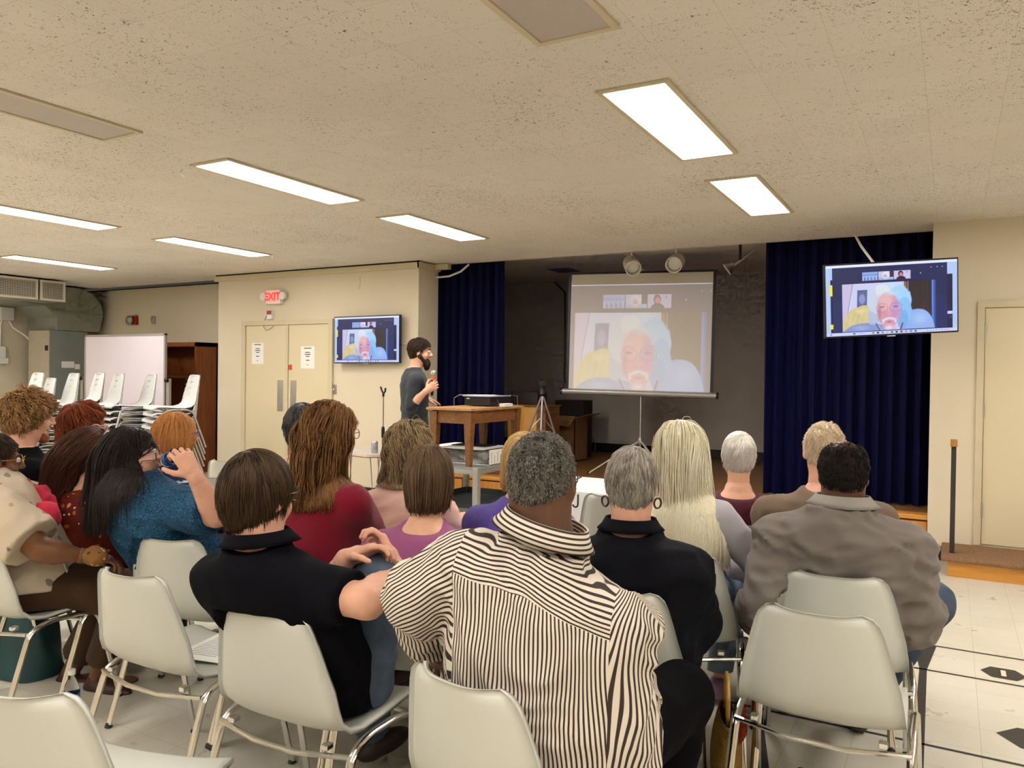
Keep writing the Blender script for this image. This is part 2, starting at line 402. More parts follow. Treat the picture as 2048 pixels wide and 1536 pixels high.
for x, y in ((1.49, 3.88), (1.49, 5.68), (1.49, 2.06), (-1.25, .26), (1.49, .26), (-3.99, .26), (-6.70, 1.96), (-9.45, 3.76), (-9.45, 1.96), (-12.15, 3.76), (-12.15, 1.96), (-6.70, .16), (-1.25, -1.54), (-3.99, -1.54), (-6.70, -1.64), (1.49, -1.54), (-9.45, .16)):  # unseen grid lights; far-left pair and several rear ones added to brighten
    fixture(x, y, True, 'lit ceiling light of the unseen rows, some added for brightness')['group'] = 'ceiling lights outside the picture'
wr = MB().tube([(-4.3, 3.3, ZC), (-4.31, 3.3, ZC-.03), (-4.29, 3.31, ZC-.055)], .004, 6).build('hanging_wire_stub', WHITEP); tag(wr, 'tiny pale stub of wire hanging from the ceiling beside the long light', 'wire')
wr = MB().tube([(-6.52, 6.17, ZC), (-6.52, 6.17, ZC-.05)], .004, 6).build('hanging_wire_stub', WHITEP); tag(wr, 'tiny pale stub of wire at the end of the light by the exit sign', 'wire')

# ------------------------------------------------------------ stage curtains
def curtain(x0, x1, y, n, label, seed, zt=ZC+.08):
    rnd = random.Random(seed); N = int(n*10); P = []
    ph = [rnd.uniform(0, 6.28) for _ in range(4)]
    for i in range(N+1):
        u = i/N; row = []
        for k in range(9):
            v = k/8
            a = .035+.02*v; f = math.sin(u*n*2*math.pi+ph[0]+.6*math.sin(u*7+ph[1]))+.35*math.sin(u*n*4.6+ph[2]+v*.8)
            row.append((x0+(x1-x0)*u+.012*math.sin(u*n*4*math.pi+v), y+a*f, ST+.012+(zt-ST-.012)*(1-v)))
        P.append(row)
    Q = [[(p[0], p[1]+.012, p[2]) for p in r] for r in P]
    m = MB().grid(P); m.grid(Q)
    o = m.build('stage_curtain', VELVET, None, 'full', fixn=False); tag(o, label, 'curtain'); return o
curtain(-6.4, -4.53, YE+.16, 16, 'dark blue velvet stage curtain behind the man with the microphone', 3)
curtain(-1.58, .3, YE+.16, 17, 'dark blue velvet stage curtain beside the white wall, behind the hanging television', 5)

CHAIRS = [
 (-.33, 2.65, 0, 'empty grey chair nearest the shuffleboard lines on the right, in front of the photographer'),
 (-2.39, 1.87, 2, 'empty grey chair with a printed page lying on its seat'),
 (-1.78, 1.14, 16, 'empty grey chair cut off at the lower left corner, nearest to the photographer'),
 (-1.66, 4.34, 0, 'empty grey chair in front of the white table by the stage'),
 (-4.78, 4.28, 8, 'empty grey chair close to the double door, behind the one before it'),
 (-4.12, 3.62, 8, 'empty grey chair next to the woman in the navy striped top'),
 (-4.35, 2.30, 6, 'grey chair holding a pink bag, behind the woman in the leaf print blouse'),
]
STACKS = [(52, 9.6, 9, 166, 'against the left wall, partly behind the next'), (20, 8.7, 10, 168, 'cut by the left photo edge'), (92, 8.7, 10, 164, 'behind the curly-haired man'), (150, 9.6, 10, 164, 'in front of the whiteboard, its left back one'),
 (185, 8.9, 10, 162, 'between the red-haired woman and the whiteboard'), (250, 8.8, 10, 160, 'before the middle of the whiteboard'), (335, 8.5, 10, 158, 'behind the woman in the navy striped top'), (402, 11.6, 14, 156, 'tucked behind the white wall corner, by the brown cabinet')]

# ------------------------------------------------------------ stacking chair
def chair_shell():
    prof = [(.245, .418, .195), (.24, .436, .212), (.215, .446, .22), (.14, .446, .226), (.04, .436, .230), (-.06, .432, .233), (-.13, .441, .234), (-.175, .468, .233),
            (-.20, .51, .229), (-.218, .57, .220), (-.232, .63, .204), (-.245, .69, .189), (-.255, .735, .176), (-.262, .765, .164), (-.2655, .785, .147), (-.266, .795, .118)]
    nu = 15; rows = []; n = len(prof)
    for i, (y, z, hw) in enumerate(prof):
        a = prof[max(i-1, 0)]; b = prof[min(i+1, n-1)]; t = np.array([b[0]-a[0], b[1]-a[1]]); t /= np.linalg.norm(t); nm = np.array([-t[1], t[0]])
        nm = -nm                                          # up over the seat, forward on the back
        if nm[1] < 0 and i < 6: nm = -nm
        if i >= 6 and nm[0] < 0: nm = -nm
        row = []
        bow = .016 if i < 6 else .016+.032*min(1, (i-5)/4)
        for k in range(nu):
            u = -1+2*k/(nu-1); e = abs(u)**3*bow
            row.append((u*hw, y+nm[0]*e, z+nm[1]*e, nm))
        rows.append(row)
    P = [[p[:3] for p in r] for r in rows]; Q = [[(p[0], p[1]-p[3][0]*.005, p[2]-p[3][1]*.005) for p in r] for r in rows]
    m = MB(); b0 = 0; m.grid(P); b1 = len(m.v); m.grid(Q)
    # rolled rim: a lip turned to the outside all round
    loop = [(0, k) for k in range(nu)]+[(i, nu-1) for i in range(1, n)]+[(n-1, k) for k in range(nu-2, -1, -1)]+[(i, 0) for i in range(n-2, 0, -1)]
    L = len(loop); rim = []
    for (i, k) in loop:
        p = np.array(rows[i][k][:3]); nm = rows[i][k][3]; q = p.copy(); q[1] -= nm[0]*.016; q[2] -= nm[1]*.016
        out = np.array([math.copysign(1, k-(nu-1)/2) if k in (0, nu-1) else 0.0, 0, 0])
        q = q+out*.004+(np.array([0, 0, .004]) if i == n-1 else 0); rim.append(tuple(q))
    b2 = len(m.v); m.v += rim
    for j in range(L):
        i, k = loop[j]; i2, k2 = loop[(j+1) % L]; j2 = (j+1) % L
        m.f.append((i*nu+k, i2*nu+k2, b2+j2, b2+j)); m.f.append((b1+i2*nu+k2, b1+i*nu+k, b2+j, b2+j2))
    return m
def bez(P, n=8):                                           # rounded polyline
    out = [P[0]]
    for i in range(1, len(P)-1):
        a, b, c = map(np.array, (P[i-1], P[i], P[i+1])); la = np.linalg.norm(a-b); lc = np.linalg.norm(c-b); r = min(.085, la*.48, lc*.48)
        p = b+(a-b)/la*r; q = b+(c-b)/lc*r
        for k in range(n+1):
            t = k/n; out.append(tuple((1-t)**2*p+2*t*(1-t)*b+t*t*q))
    out.append(P[-1]); return out
def make_chair(shell_m, metal, glide=True):
    t = thing('stacking_chair', 'chair', 'chair', (0, 0, 0), local=True)
    chair_shell().build('shell', shell_m, t, 'full')
    for s in (-1, 1):
        P = bez([(s*.262, -.27, .012), (s*.25, -.135, .402), (s*.25, -.06, .424), (s*.25, .09, .424), (s*.25, .165, .40), (s*.262, .262, .012)], 6)
        fr = MB().tube(P, .0125, 10, flat=(.8, 1.15)).build('leg_frame', metal, t)
        if glide:
            for y in (-.27, .262): MB().lathe([(.012, 0), (.016, .004), (.013, .014), (.008, .022)], (s*.262, y, 0), 10).build('glide', BLACKB, fr)
    MB().tube([(-.25, -.15, .395), (-.18, -.165, .392), (-.08, -.18, .384), (.08, -.18, .384), (.18, -.165, .392), (.25, -.15, .395)], .008, 8).build('cross_bar', metal, t)
    MB().tube([(-.25, .15, .405), (-.1, .15, .425), (.1, .15, .425), (.25, .15, .405)], .008, 8).build('cross_bar', metal, t)
    if glide:
        for a, b, z in ((-.2, -.17, .40), (.165, -.17, .40), (-.2, .13, .42), (.165, .13, .42)): MB().box(a, a+.024, b, b+.028, z+.006, z+.022, .003).build('bracket', metal, t, False)
    return t
PROTO = make_chair(SHELL, CHROME); used = []
def chair(x, y, deg, label, z=0):
    if not used: t = PROTO; t.location = (x, y, z); t.rotation_euler = (0, 0, R(deg)); t['label'] = label; used.append(1)
    else: t = dup(PROTO, (x, y, z), R(deg), label)
    return t
for x, y, d, l in CHAIRS: chair(x, y, d, l)
# stacks in the alcove
SP = make_chair(SHELLW, STEEL, False); SP.location = (0, 0, -5); first = [1]
STK = 0
for (px, depth, n, deg, where) in STACKS:
    g = dp(px, 900, depth); x, y = g[0], g[1]
    for k in range(n):
        lab = ('topmost pale chair of the stack ' if k == n-1 else 'pale fibreglass chair within the stack ')+where
        if first: t = SP; first.clear()
        else: t = dup(SP)
        f = np.array([-math.sin(R(deg)), math.cos(R(deg))])
        t.location = (x-f[0]*.006*k, y-f[1]*.006*k, .069*k); t.rotation_euler = (0, 0, R(deg+((k*37) % 5-2)*.5)); t['label'] = lab
        t['group'] = 'chairs of the stack '+where
        if k == n-1: del t['group']
"""
"""

# ------------------------------------------------------------ left alcove
cab = thing('air_handler', 'tall grey and beige air handler cabinet in the far left corner', 'air handler', (-12.0, 6.9, 0))
MB().box(-12.55, -12.0, 6.9, 7.5, 0, 2.06, .008).build('casing', GREYP, cab, False)
MB().box(-12.55, -12.0, 6.885, 6.9, .02, 2.05, .004).build('front_panel', mk('beige_enamel', rgb(176, 166, 144), .5), cab, False)
MB().box(-12.1, -12.02, 6.878, 6.886, 1.74, 1.82, .003).build('handle', BLACKB, cab, False)
for (y0, y1, z0, z1) in ((7.08, 7.28, 1.48, 1.58), (7.29, 7.37, 1.46, 1.54)): MB().box(-12.0, -11.997, y0, y1, z0, z1).build('data_plate', PAPER, cab, False)
d = MB(); pr = [(6.35, 2.44)]; pr = []
for k in range(9): a = R(90-90*k/8); pr.append((7.3+.42*math.cos(a), 2.33+.40*math.sin(a)))
pr = [(6.4, 2.73)]+pr+[(7.66, 2.06), (6.98, 2.06), (6.98, 2.25), (6.8, 2.42), (6.4, 2.45)]
d.prism(pr, 0, -12.75, -11.95)
dd = d.build('air_duct', GALV, None, True); tag(dd, 'large rounded galvanised duct rising from the air handler cabinet', 'duct')
for (z, y0) in ((2.36, 6.95),):
    MB().tube([(-11.95, 6.99, 2.34), (-11.945, 7.3, 2.36), (-11.95, 7.7, 2.33)], .008, 6).build('seam', GALV, dd)
GR = mk('grille_dark', rgb(60, 56, 50), .8, var=0)
def grille(x, y0, y1, label):
    t = thing('air_grille', label, 'air vent', (x, y0, 2.45)); z0, z1 = 2.44, 2.73
    MB().box(x-.55, x-.02, y0, y1, z0, z1).build('plenum', GALV, t, False)
    f = MB(); f.box(x-.02, x, y0, y1, z0, z0+.03).box(x-.02, x, y0, y1, z1-.03, z1).box(x-.02, x, y0, y0+.03, z0+.03, z1-.03).box(x-.02, x, y1-.03, y1, z0+.03, z1-.03)
    f.build('frame', CREAMP, t, False)
    MB().box(x-.018, x-.014, y0+.03, y1-.03, z0+.03, z1-.03).build('backing', GR, t, False)
    b = MB(); n = int((y1-y0-.06)/.022)
    for i in range(n): yy = y0+.03+(i+.5)*(y1-y0-.06)/n; b.box(x-.012, x-.006, yy-.003, yy+.003, z0+.03, z1-.03)
    for i in range(10): zz = z0+.03+(i+.5)*.023; b.box(x-.012, x-.006, y0+.03, y1-.03, zz-.003, zz+.003)
    b.build('louvre', CREAMP, t, False)
grille(-11.3, 5.35, 6.33, 'wide cream air grille below the ceiling, cut by the left photo edge')
grille(-11.3, 6.36, 6.72, 'small cream air grille next to the wide one, nearer the duct')
def wallbox(name, x, y, z, sy, sz, m, label, cat, d=.06):
    o = MB().box(x, x+d, y-sy/2, y+sy/2, z-sz/2, z+sz/2, .006).build(name, m, None, False); tag(o, label, cat); return o
wallbox('junction_box', XL, 6.72, 2.31, .19, .20, WHITEP, 'white electrical box high on the left wall under the duct', 'electrical box', .08)
g = thing('thermostat_box', 'white control box low on the left wall with two conduits rising from it', 'electrical box', (XL, 6.62, 1.6))
MB().box(XL, XL+.1, 6.40, 6.72, 1.53, 1.62, .006).box(XL, XL+.07, 6.47, 6.70, 1.62, 1.80, .006).build('housing', WHITEP, g, False)
MB().box(XL+.07, XL+.075, 6.55, 6.60, 1.66, 1.73).build('window', BLACKP, g, False)
cd = MB().tube([(XL+.03, 6.52, 1.8), (XL+.03, 6.52, 2.15), (XL+.03, 6.55, 2.25)], .014, 8).build('conduit_pipe', WHITEP); tag(cd, 'straight white conduit, left one of the pair above the control box', 'pipe')
cd = MB().tube([(XL+.03, 6.63, 1.8), (XL+.03, 6.64, 2.15), (XL+.05, 6.66, 2.25)], .014, 8).build('conduit_pipe', WHITEP); tag(cd, 'white conduit closest to the electrical box on the left wall', 'pipe')
cd = MB().tube([(XL+.04, 6.76, 2.2), (XL+.07, 6.8, 2.1), (XL+.15, 6.95, 1.98), (XL+.2, 7.0, 1.9)], .015, 8).build('conduit_pipe', WHITEP); tag(cd, 'curved white conduit running down toward the air handler', 'pipe')
# whiteboard
wb = thing('whiteboard', 'large blank whiteboard on a rolling stand behind the stacked chairs', 'whiteboard', (-10.05, 6.8, 0))
wy = 6.9
MB().box(-11.08, -9.30, wy-.01, wy+.01, .78, 1.945, .006).build('panel', mk('whiteboard_face', rgb(226, 216, 226), .25, var=.01), wb, False)
f = MB()
for (a, b, c, e) in ((-11.10, -9.28, 1.935, 1.965), (-11.10, -9.28, .76, .79), (-11.10, -11.07, .76, 1.965), (-9.31, -9.28, .76, 1.965)): f.box(a, b, wy-.018, wy+.018, c, e, .004)
f.build('frame', ALU, wb, False)
for s in (-11.16, -9.22):
    lg = MB().box(s-.03, s+.03, wy-.02, wy+.02, .06, 1.35, .005).box(s-.03, s+.03, wy-.3, wy+.3, .05, .1, .005).build('leg', ALU, wb, False)
    MB().lathe([(.03, -.02), (.035, 0), (.03, .02)], (s, wy-.28, .03), 12, (1, 0, 0)).lathe([(.03, -.02), (.035, 0), (.03, .02)], (s, wy+.28, .03), 12, (1, 0, 0)).build('caster', BLACKB, wb)
    MB().lathe([(.028, 0), (.03, .03), (.02, .04)], (s, wy-.02, 1.33), 12, (0, -1, 0)).build('tilt_knob', BLACKP, lg)
# open brown cabinet
cb = thing('open_cabinet', 'open red-brown wooden cabinet between the whiteboard and the white wall', 'cabinet', (-9.9, 7.6, 0))
MB().box(-10.5, -10.46, 7.45, 7.82, 0, 1.87).box(-9.40, -9.36, 7.45, 7.82, 0, 1.87).box(-10.5, -9.36, 7.45, 7.82, 1.81, 1.87).box(-10.5, -9.36, 7.8, 7.82, 0, 1.87).build('body', CABW, cb, False)
MB().box(-10.46, -9.40, 7.46, 7.8, .9, .93).box(-10.46, -9.40, 7.46, 7.8, 1.35, 1.38).build('shelf', CABW, cb, False)
# horn and switch on the alcove wall
h = pt(270, 641, 1, 7.84); t = thing('alarm_horn', 'round grey and red alarm horn on the alcove wall above the whiteboard', 'alarm', tuple(h))
MB().box(h[0]-.02, h[0]+.09, 7.78, 7.84, h[2]-.07, h[2]+.07, .008).build('back_box', mk('alarm_red', rgb(150, 26, 24), .4), t, False)
MB().lathe([(.0, .0), (.035, .002), (.05, .012), (.068, .03), (.072, .035), (.072, .06), (.06, .07)][::-1], (h[0]-.01, 7.70, h[2]), 20, (0, 1, 0)).build('horn', GALV, t)
h = pt(309, 640, 1, 7.84); t = MB().box(h[0]-.03, h[0]+.03, 7.80, 7.84, h[2]-.06, h[2]+.06, .006).box(h[0]-.015, h[0]+.015, 7.78, 7.80, h[2]-.03, h[2]+.02, .004).build('wall_sensor', STEEL, None, False)
tag(t, 'small grey metal sensor on the alcove wall to the right of the alarm horn', 'sensor')

# ------------------------------------------------------------ on the door wall
RED = mk('exit_red_glow', rgb(255, 60, 60), .4, var=0, emit=lin((1, .07, .07))+(1,), es=1.6)
PINK = mk('exit_face_glow', rgb(255, 150, 140), .4, var=0, emit=lin((1, .42, .38))+(1,), es=1.0)
h = pt(549, 594, 1, YW-.05); t = thing('exit_sign', 'red glowing EXIT sign with two emergency lamps above the double door', 'exit sign', tuple(h))
MB().box(h[0]-.135, h[0]+.115, YW-.07, YW, h[2]-.09, h[2]+.09, .008).build('housing', WHITEP, t, False)
MB().box(h[0]-.115, h[0]+.085, YW-.073, YW-.07, h[2]-.07, h[2]+.075).build('face', PINK, t, False)
text('EXIT', .135, Vector((h[0]-.015, YW-.0745, h[2])), Matrix.Rotation(R(90), 3, 'X'), RED, t, 'letters', .001, .004)
for s, x in ((-1, h[0]-.18), (1, h[0]+.165)):
    MB().lathe([(.02, 0), (.045, .02), (.05, .06), (.0, .065)], (x, YW-.02, h[2]+.01), 16, (0, -1, 0)).box(x-.02-s*.02, x+.02-s*.02, YW-.04, YW, h[2]-.02, h[2]+.03).build('emergency_lamp', WHITEP, t)
h = pt(540, 630, 1, YW-.03); t = thing('door_alarm', 'small red and white door alarm between exit sign and double door', 'alarm', tuple(h))
MB().box(h[0]-.04, h[0]+.04, YW-.045, YW, h[2]-.055, h[2]+.055, .005).build('case', WHITEP, t, False)
MB().box(h[0]-.04, h[0]+.04, YW-.048, YW-.044, h[2]+.005, h[2]+.055, .001).build('cover', mk('alarm_red', rgb(150, 26, 24), .4), t, False)
MB().tube([(h[0]-.03, YW-.02, h[2]+.04), (h[0]-.10, YW-.02, h[2]-.05), (h[0]-.12, YW-.025, h[2]-.15), (h[0]-.06, YW-.035, h[2]-.2), (h[0]+.03, YW-.035, h[2]-.17), (h[0]+.07, YW-.03, h[2]-.14)], .003, 6).build('cable', BLACKP, t)
def notice(px0, py0, px1, py1, label):
    a = pt(px0, py0, 1, YW-.014); b = pt(px1, py1, 1, YW-.014); t = thing('paper_notice', label, 'notice', (a[0], YW-.015, b[2]))
    MB().box(a[0], b[0], YW-.0155, YW-.0145, b[2], a[2]).build('sheet', PAPER, t, False)
    cx = (a[0]+b[0])/2; H = a[2]-b[2]
    for i, (f, w_) in enumerate(((.08, .062), (.27, .04), (.36, .05), (.45, .03), (.63, .03), (.84, .008))):
        MB().box(cx-w_, cx+w_, YW-.0162, YW-.0155, a[2]-H*f-.005, a[2]-H*f+.005).build('print_line', INK, t, False)
notice(504, 686, 527, 728, 'white printed notice taped on the left leaf of the double door')
notice(602, 693, 629, 737, 'white printed notice taped on the right leaf of the double door')
a = pt(571, 729, 1, YW-.014); b = pt(584, 740, 1, YW-.014)
t = thing('orange_sticker', 'small orange sticker on the right door leaf beside the centre post', 'sticker', (a[0], YW-.015, b[2]))
MB().box(a[0], b[0], YW-.0155, YW-.0145, b[2], a[2]).build('label_sheet', mk('orange_label', rgb(214, 84, 28), .6, var=0), t, False)
for i in range(2): MB().box(a[0]+.008, b[0]-.008, YW-.016, YW-.0155, b[2]+.02+.02*i, b[2]+.026+.02*i).build('print', mk('dark_red_print', rgb(130, 30, 14), .7, var=0), t, False)
h = pt(669, 779, 1, YW); t = thing('light_switch', 'steel light switch plate between the double door and the wall television', 'light switch', tuple(h))
MB().box(h[0]-.036, h[0]+.036, YW-.006, YW, h[2]-.058, h[2]+.058, .002).build('plate', STEEL, t, False)
MB().box(h[0]-.006, h[0]+.006, YW-.022, YW-.006, h[2]-.012, h[2]+.012, .002).build('toggle', WHITEP, t, False)
cr = MB().tube([(-6.20, YW-.003, 2.62), (-6.19, YW-.003, 2.55), (-6.20, YW-.003, 2.50), (-6.215, YW-.003, 2.47)], .003, 6).build('hanging_string', TRIM); tag(cr, 'short cream string hanging on the wall above the small television', 'string')
tr = MB().box(-5.56, -5.33, YW-.02, YW, 1.80, 1.825, .003).build('wall_raceway', WALL, None, False); tag(tr, 'thin wall-coloured cable raceway leading from the small television to the wall corner', 'cable cover')

# ------------------------------------------------------------ screens: the picture of the video call, painted cell by cell
def paint(NX, NY, crop=None):
    u, v = np.meshgrid((np.arange(NX)+.5)/NX, (np.arange(NY)+.5)/NY)
    su, sv = u, v
    if crop: u = crop[0]+(crop[1]-crop[0])*u; v = crop[2]+(crop[3]-crop[2])*v
    AR = 16/9.0
    im = np.empty(u.shape+(3,)); im[:] = (172/255, 196/255, 240/255)
    def put(mask, c): 
        m = np.clip(mask, 0, 1)[..., None]; im[:] = im*(1-m)+np.array(c)/255*m
    def bx(a, b, c, d, s=.002): return np.clip((u-a)/s, 0, 1)*np.clip((b-u)/s, 0, 1)*np.clip((v-c)/s, 0, 1)*np.clip((d-v)/s, 0, 1)
    def el(cx, cy, rx, ry, soft=.15, rot=0):
        x = (u-cx)*AR; y = v-cy; c, s = math.cos(rot), math.sin(rot); X = (x*c+y*s)/(rx*AR); Y = (-x*s+y*c)/ry
        return np.clip((1-np.hypot(X, Y))/soft, 0, 1)
    def seg(x0, y0, x1, y1, wd, soft=.004):
        px = (u-x0)*AR; py = v-y0; dx = (x1-x0)*AR; dy = y1-y0; t = np.clip((px*dx+py*dy)/(dx*dx+dy*dy), 0, 1)
        return np.clip((wd-np.hypot(px-t*dx, py-t*dy))/soft, 0, 1)
    put(bx(0, 1, 0, .035), (222, 226, 250)); put(bx(.035, .965, .2, 1), (10, 16, 60)); put(bx(.05, .925, .035, .955), (24, 38, 96)); put(bx(.05, .925, .035, .5), (20, 32, 84))
    put(bx(.028, .052, .27, .43), (236, 226, 60)); put(bx(.028, .055, .83, .90), (236, 226, 60)); put(bx(.925, .965, .72, .76), (200, 210, 250)); put(el(.95, .80, .014, .026), (30, 60, 120))
    for k, x in enumerate((.80, .845, .885)): put(bx(x, x+.009, .085, .097), (220, 225, 250))
    # main video
    V0, V1, W0, W1 = .125, .84, .27, .945
    vid = bx(V0, V1, W0, W1); rs_ = np.random.RandomState(4)
    def nz(fx, fy, k=6):
        s_ = 0
        for _ in range(k): a, b, c = rs_.normal(size=3); s_ = s_+np.sin(u*fx*a*AR+v*fy*b+c*6)
        return s_/k
    put(vid, (176, 168, 210)); put(vid*np.clip((.24-u)/.05, 0, 1), (196, 186, 220)); put(vid*np.clip((u-(.215-.12*(v-.27)))/.006, 0, 1)*(u < .6), (198, 202, 234))
    put(vid*seg(.207, .27, .14, .95, .005), (110, 122, 186)); put(vid*seg(.217, .27, .15, .95, .003), (240, 244, 255))
    put(vid*np.clip((u-.595)/.01, 0, 1), (40, 30, 38)); put(vid*bx(.60, .622, .27, .52, .006), (156, 88, 58)); put(vid*bx(.626, .632, .2, .62), (206, 196, 196)); put(vid*bx(.64, .80, .27, .95, .02)*np.clip(.5+nz(260, 4), 0, 1)*.5, (70, 52, 52)); put(vid*bx(.80, .842, .2, .95, .014), (52, 92, 190)); put(vid*bx(.806, .822, .2, .95, .006)*.6, (120, 170, 240))
    fx_ = u+.02*(v-.48); put(vid*np.clip((fx_-.238)/.004, 0, 1)*np.clip((.318-fx_)/.004, 0, 1)*np.clip((v-.36)/.006, 0, 1)*np.clip((.62-v)/.006, 0, 1), (84, 98, 150)); put(vid*el(.278, .49, .030, .09, .4)*.8, (150, 160, 206))
    cm_ = np.maximum(el(.245, .86, .12, .27, .05, .25), el(.285, .76, .085, .19, .08, .15)); put(vid*cm_, (210, 196, 142)); put(vid*cm_*np.clip(.4+nz(40, 30), 0, 1)*.35, (176, 160, 112)); put(vid*el(.27, .66, .07, .05, .9)*.5, (236, 226, 180))
    def body(cx, cy, rx, ry, c): q = (np.abs((u-cx)/rx)**2.4+np.abs((v-cy)/ry)**2.4)**(1/2.4); put(vid*np.clip((1-q)/.03, 0, 1), c)
    body(.70, 1.08, .135, .42, (140, 172, 232)); put(vid*el(.72, .80, .09, .12, .9)*.6, (176, 204, 248)); body(.31, 1.05, .19, .22, (128, 148, 204)); put(vid*el(.27, .90, .08, .05, .9)*.6, (170, 188, 232)); put(vid*seg(.19, .93, .36, .86, .004, .012)*.7, (90, 106, 160)); put(vid*seg(.66, .82, .69, .95, .004, .014)*.5, (100, 134, 200))
    wv1 = .05*nz(70, 40)+.03*nz(160, 90)
    def hair(cx, cy, rx, ry, c, rot=0, a=1.0):
        x = (u-cx)*AR; y = v-cy; cc, s = math.cos(rot), math.sin(rot); q = np.hypot((x*cc+y*s)/(rx*AR), (-x*s+y*cc)/ry)+wv1*1.6
        put(vid*np.clip((1-q)/.12, 0, 1)*a, c)
    hair(.385, .66, .060, .22, (176, 186, 214), .25); hair(.40, .52, .085, .20, (196, 206, 224), .2); hair(.50, .42, .115, .17, (190, 214, 238)); hair(.575, .52, .085, .22, (160, 204, 244), -.2); hair(.60, .68, .062, .20, (136, 186, 238)); hair(.585, .80, .045, .15, (120, 170, 226)); hair(.435, .38, .06, .09, (214, 220, 230), .5)
    for k in range(70):                                         # single locks of hair
        a = rs_.uniform(-2.4, .9); cxx, cyy = .49+.095*math.cos(a-.2), .52+.20*math.sin(a)
        L_ = rs_.uniform(.04, .12); dx = .035*math.copysign(1, cxx-.48)*rs_.uniform(.2, 1); c = (238, 246, 255) if rs_.uniform() < .6 else (120, 150, 196)
        put(vid*seg(cxx, cyy, cxx+dx, cyy+L_, .0022, .006)*.55, c)
    put(vid*el(.478, .665, .092, .262, .10, -.05), (206, 154, 172)); put(vid*el(.455, .55, .075, .15, .5), (222, 176, 182)); put(vid*el(.53, .67, .045, .20, .7)*.8, (182, 150, 214)); put(vid*el(.50, .43, .07, .05, .8)*.8, (200, 214, 234)); put(vid*el(.41, .70, .02, .16, .8)*.5, (160, 104, 130))
    put(vid*el(.44, .715, .028, .045, .8)*.7, (230, 130, 140)); put(vid*el(.53, .715, .028, .05, .8)*.7, (222, 122, 170))
    for k, (yy, w_) in enumerate(((.47, .05), (.495, .055), (.52, .05))): put(vid*seg(.475-w_, yy+.004, .475+w_, yy-.004, .0015, .006)*.4, (170, 110, 130))
    put(vid*seg(.478, .57, .484, .69, .006, .016)*.6, (240, 190, 200)); put(vid*el(.486, .715, .020, .030, .5)*.8, (226, 150, 166)); put(vid*seg(.468, .738, .474, .742, .004, .004), (120, 60, 84)); put(vid*seg(.496, .738, .50, .742, .004, .004), (120, 60, 84)); put(vid*seg(.46, .72, .445, .78, .002, .008)*.6, (160, 96, 120)); put(vid*seg(.512, .72, .53, .78, .002, .008)*.6, (150, 96, 140))
    for (x0, y0, x1, y1, x2, y2) in ((.40, .575, .425, .558, .458, .578), (.505, .572, .535, .548, .565, .566)):
        put(vid*np.maximum(seg(x0, y0, x1, y1, .006, .010), seg(x1, y1, x2, y2, .006, .010))*.8, (126, 88, 112))
    for cx in (.43, .533):
        put(vid*el(cx, .617, .026, .020, .6)*.7, (168, 104, 128)); put(vid*seg(cx-.018, .618, cx+.018, .614, .0035, .004), (58, 30, 50)); put(vid*seg(cx-.018, .636, cx+.02, .634, .001, .006)*.6, (150, 96, 120))
    for (cx, cy) in ((.43, .635), (.535, .628)):
        q = (np.abs((u-cx)/.045)**2.6+np.abs((v-cy)/.052)**2.6)**(1/2.6); put(vid*np.clip((.045-abs(q-1))/.05, 0, 1)*.75, (96, 66, 96))
    put(vid*seg(.474, .628, .492, .626, .002, .003)*.8, (96, 66, 96)); put(vid*seg(.578, .615, .60, .60, .002, .003)*.8, (120, 90, 120))
    put(vid*el(.484, .92, .062, .075, .5), (208, 176, 196)); bt = np.clip(.5+nz(190, 120), 0, 1)
    for (cx, cy, rx, ry, ro) in ((.462, .788, .044, .022, -.28), (.508, .786, .044, .022, .28), (.440, .822, .011, .042, .2), (.530, .818, .011, .042, -.2), (.482, .912, .034, .04, 0)): put(vid*el(cx, cy, rx, ry, .7, ro)*.85, (214, 210, 226)); put(vid*el(cx, cy, rx, ry, .7, ro)*bt*.5, (246, 246, 255))
    put(vid*el(.484, .830, .028, .012, .7)*.9, (186, 84, 116)); put(vid*seg(.464, .826, .508, .822, .002, .004)*.9, (110, 40, 66)); put(vid*el(.482, .858, .026, .014, .9)*.7, (224, 158, 176))
    put(vid*seg(.385, .85, .425, .98, .016, .012), (84, 92, 140)); put(vid*seg(.39, .84, .432, .97, .005, .005), (220, 226, 250)); put(vid*seg(.585, .86, .565, .97, .016, .012), (116, 56, 110)); put(vid*seg(.575, .86, .552, .97, .004, .005), (190, 190, 230))
    # thumbnails
    for k, (a, b) in enumerate(((.28, .402), (.404, .52), (.522, .65))):
        m = bx(a, b, .115, .235); put(m, ((136, 168, 226), (196, 190, 222), (198, 190, 226))[k])
        if k == 0:
            for i in range(14): x = a+.006+i*.0085; put(m*bx(x, x+.005, .175+.012*((i*7) % 3), .232), (26, 34, 84) if i % 3 else (214, 220, 250))
            put(m*bx(a, b, .15, .16), (90, 120, 190))
        if k == 1: put(m*el(a+.058, .165, .036, .06, .4), (214, 222, 240)); put(m*el(a+.04, .19, .018, .05, .5), (196, 206, 232)); put(m*el(a+.055, .188, .016, .042, .6), (208, 150, 166)); put(m*el(a+.054, .205, .010, .010, .6), (236, 234, 244)); put(m*el(a+.02, .225, .03, .03, .5), (150, 170, 220)); put(m*el(a+.09, .225, .03, .03, .5), (150, 180, 230)); put(m*bx(b-.03, b, .115, .2), (40, 36, 56))
        if k == 2: put(m*el(a+.052, .16, .021, .045), (56, 26, 50)); put(m*el(a+.054, .17, .014, .03), (206, 120, 150)); put(m*el(a+.055, .235, .038, .045), (28, 22, 40)); put(m*el(a+.10, .14, .006, .01), (110, 150, 120))
    put(el(.725, .165, .005, .009, .4), (250, 250, 255))
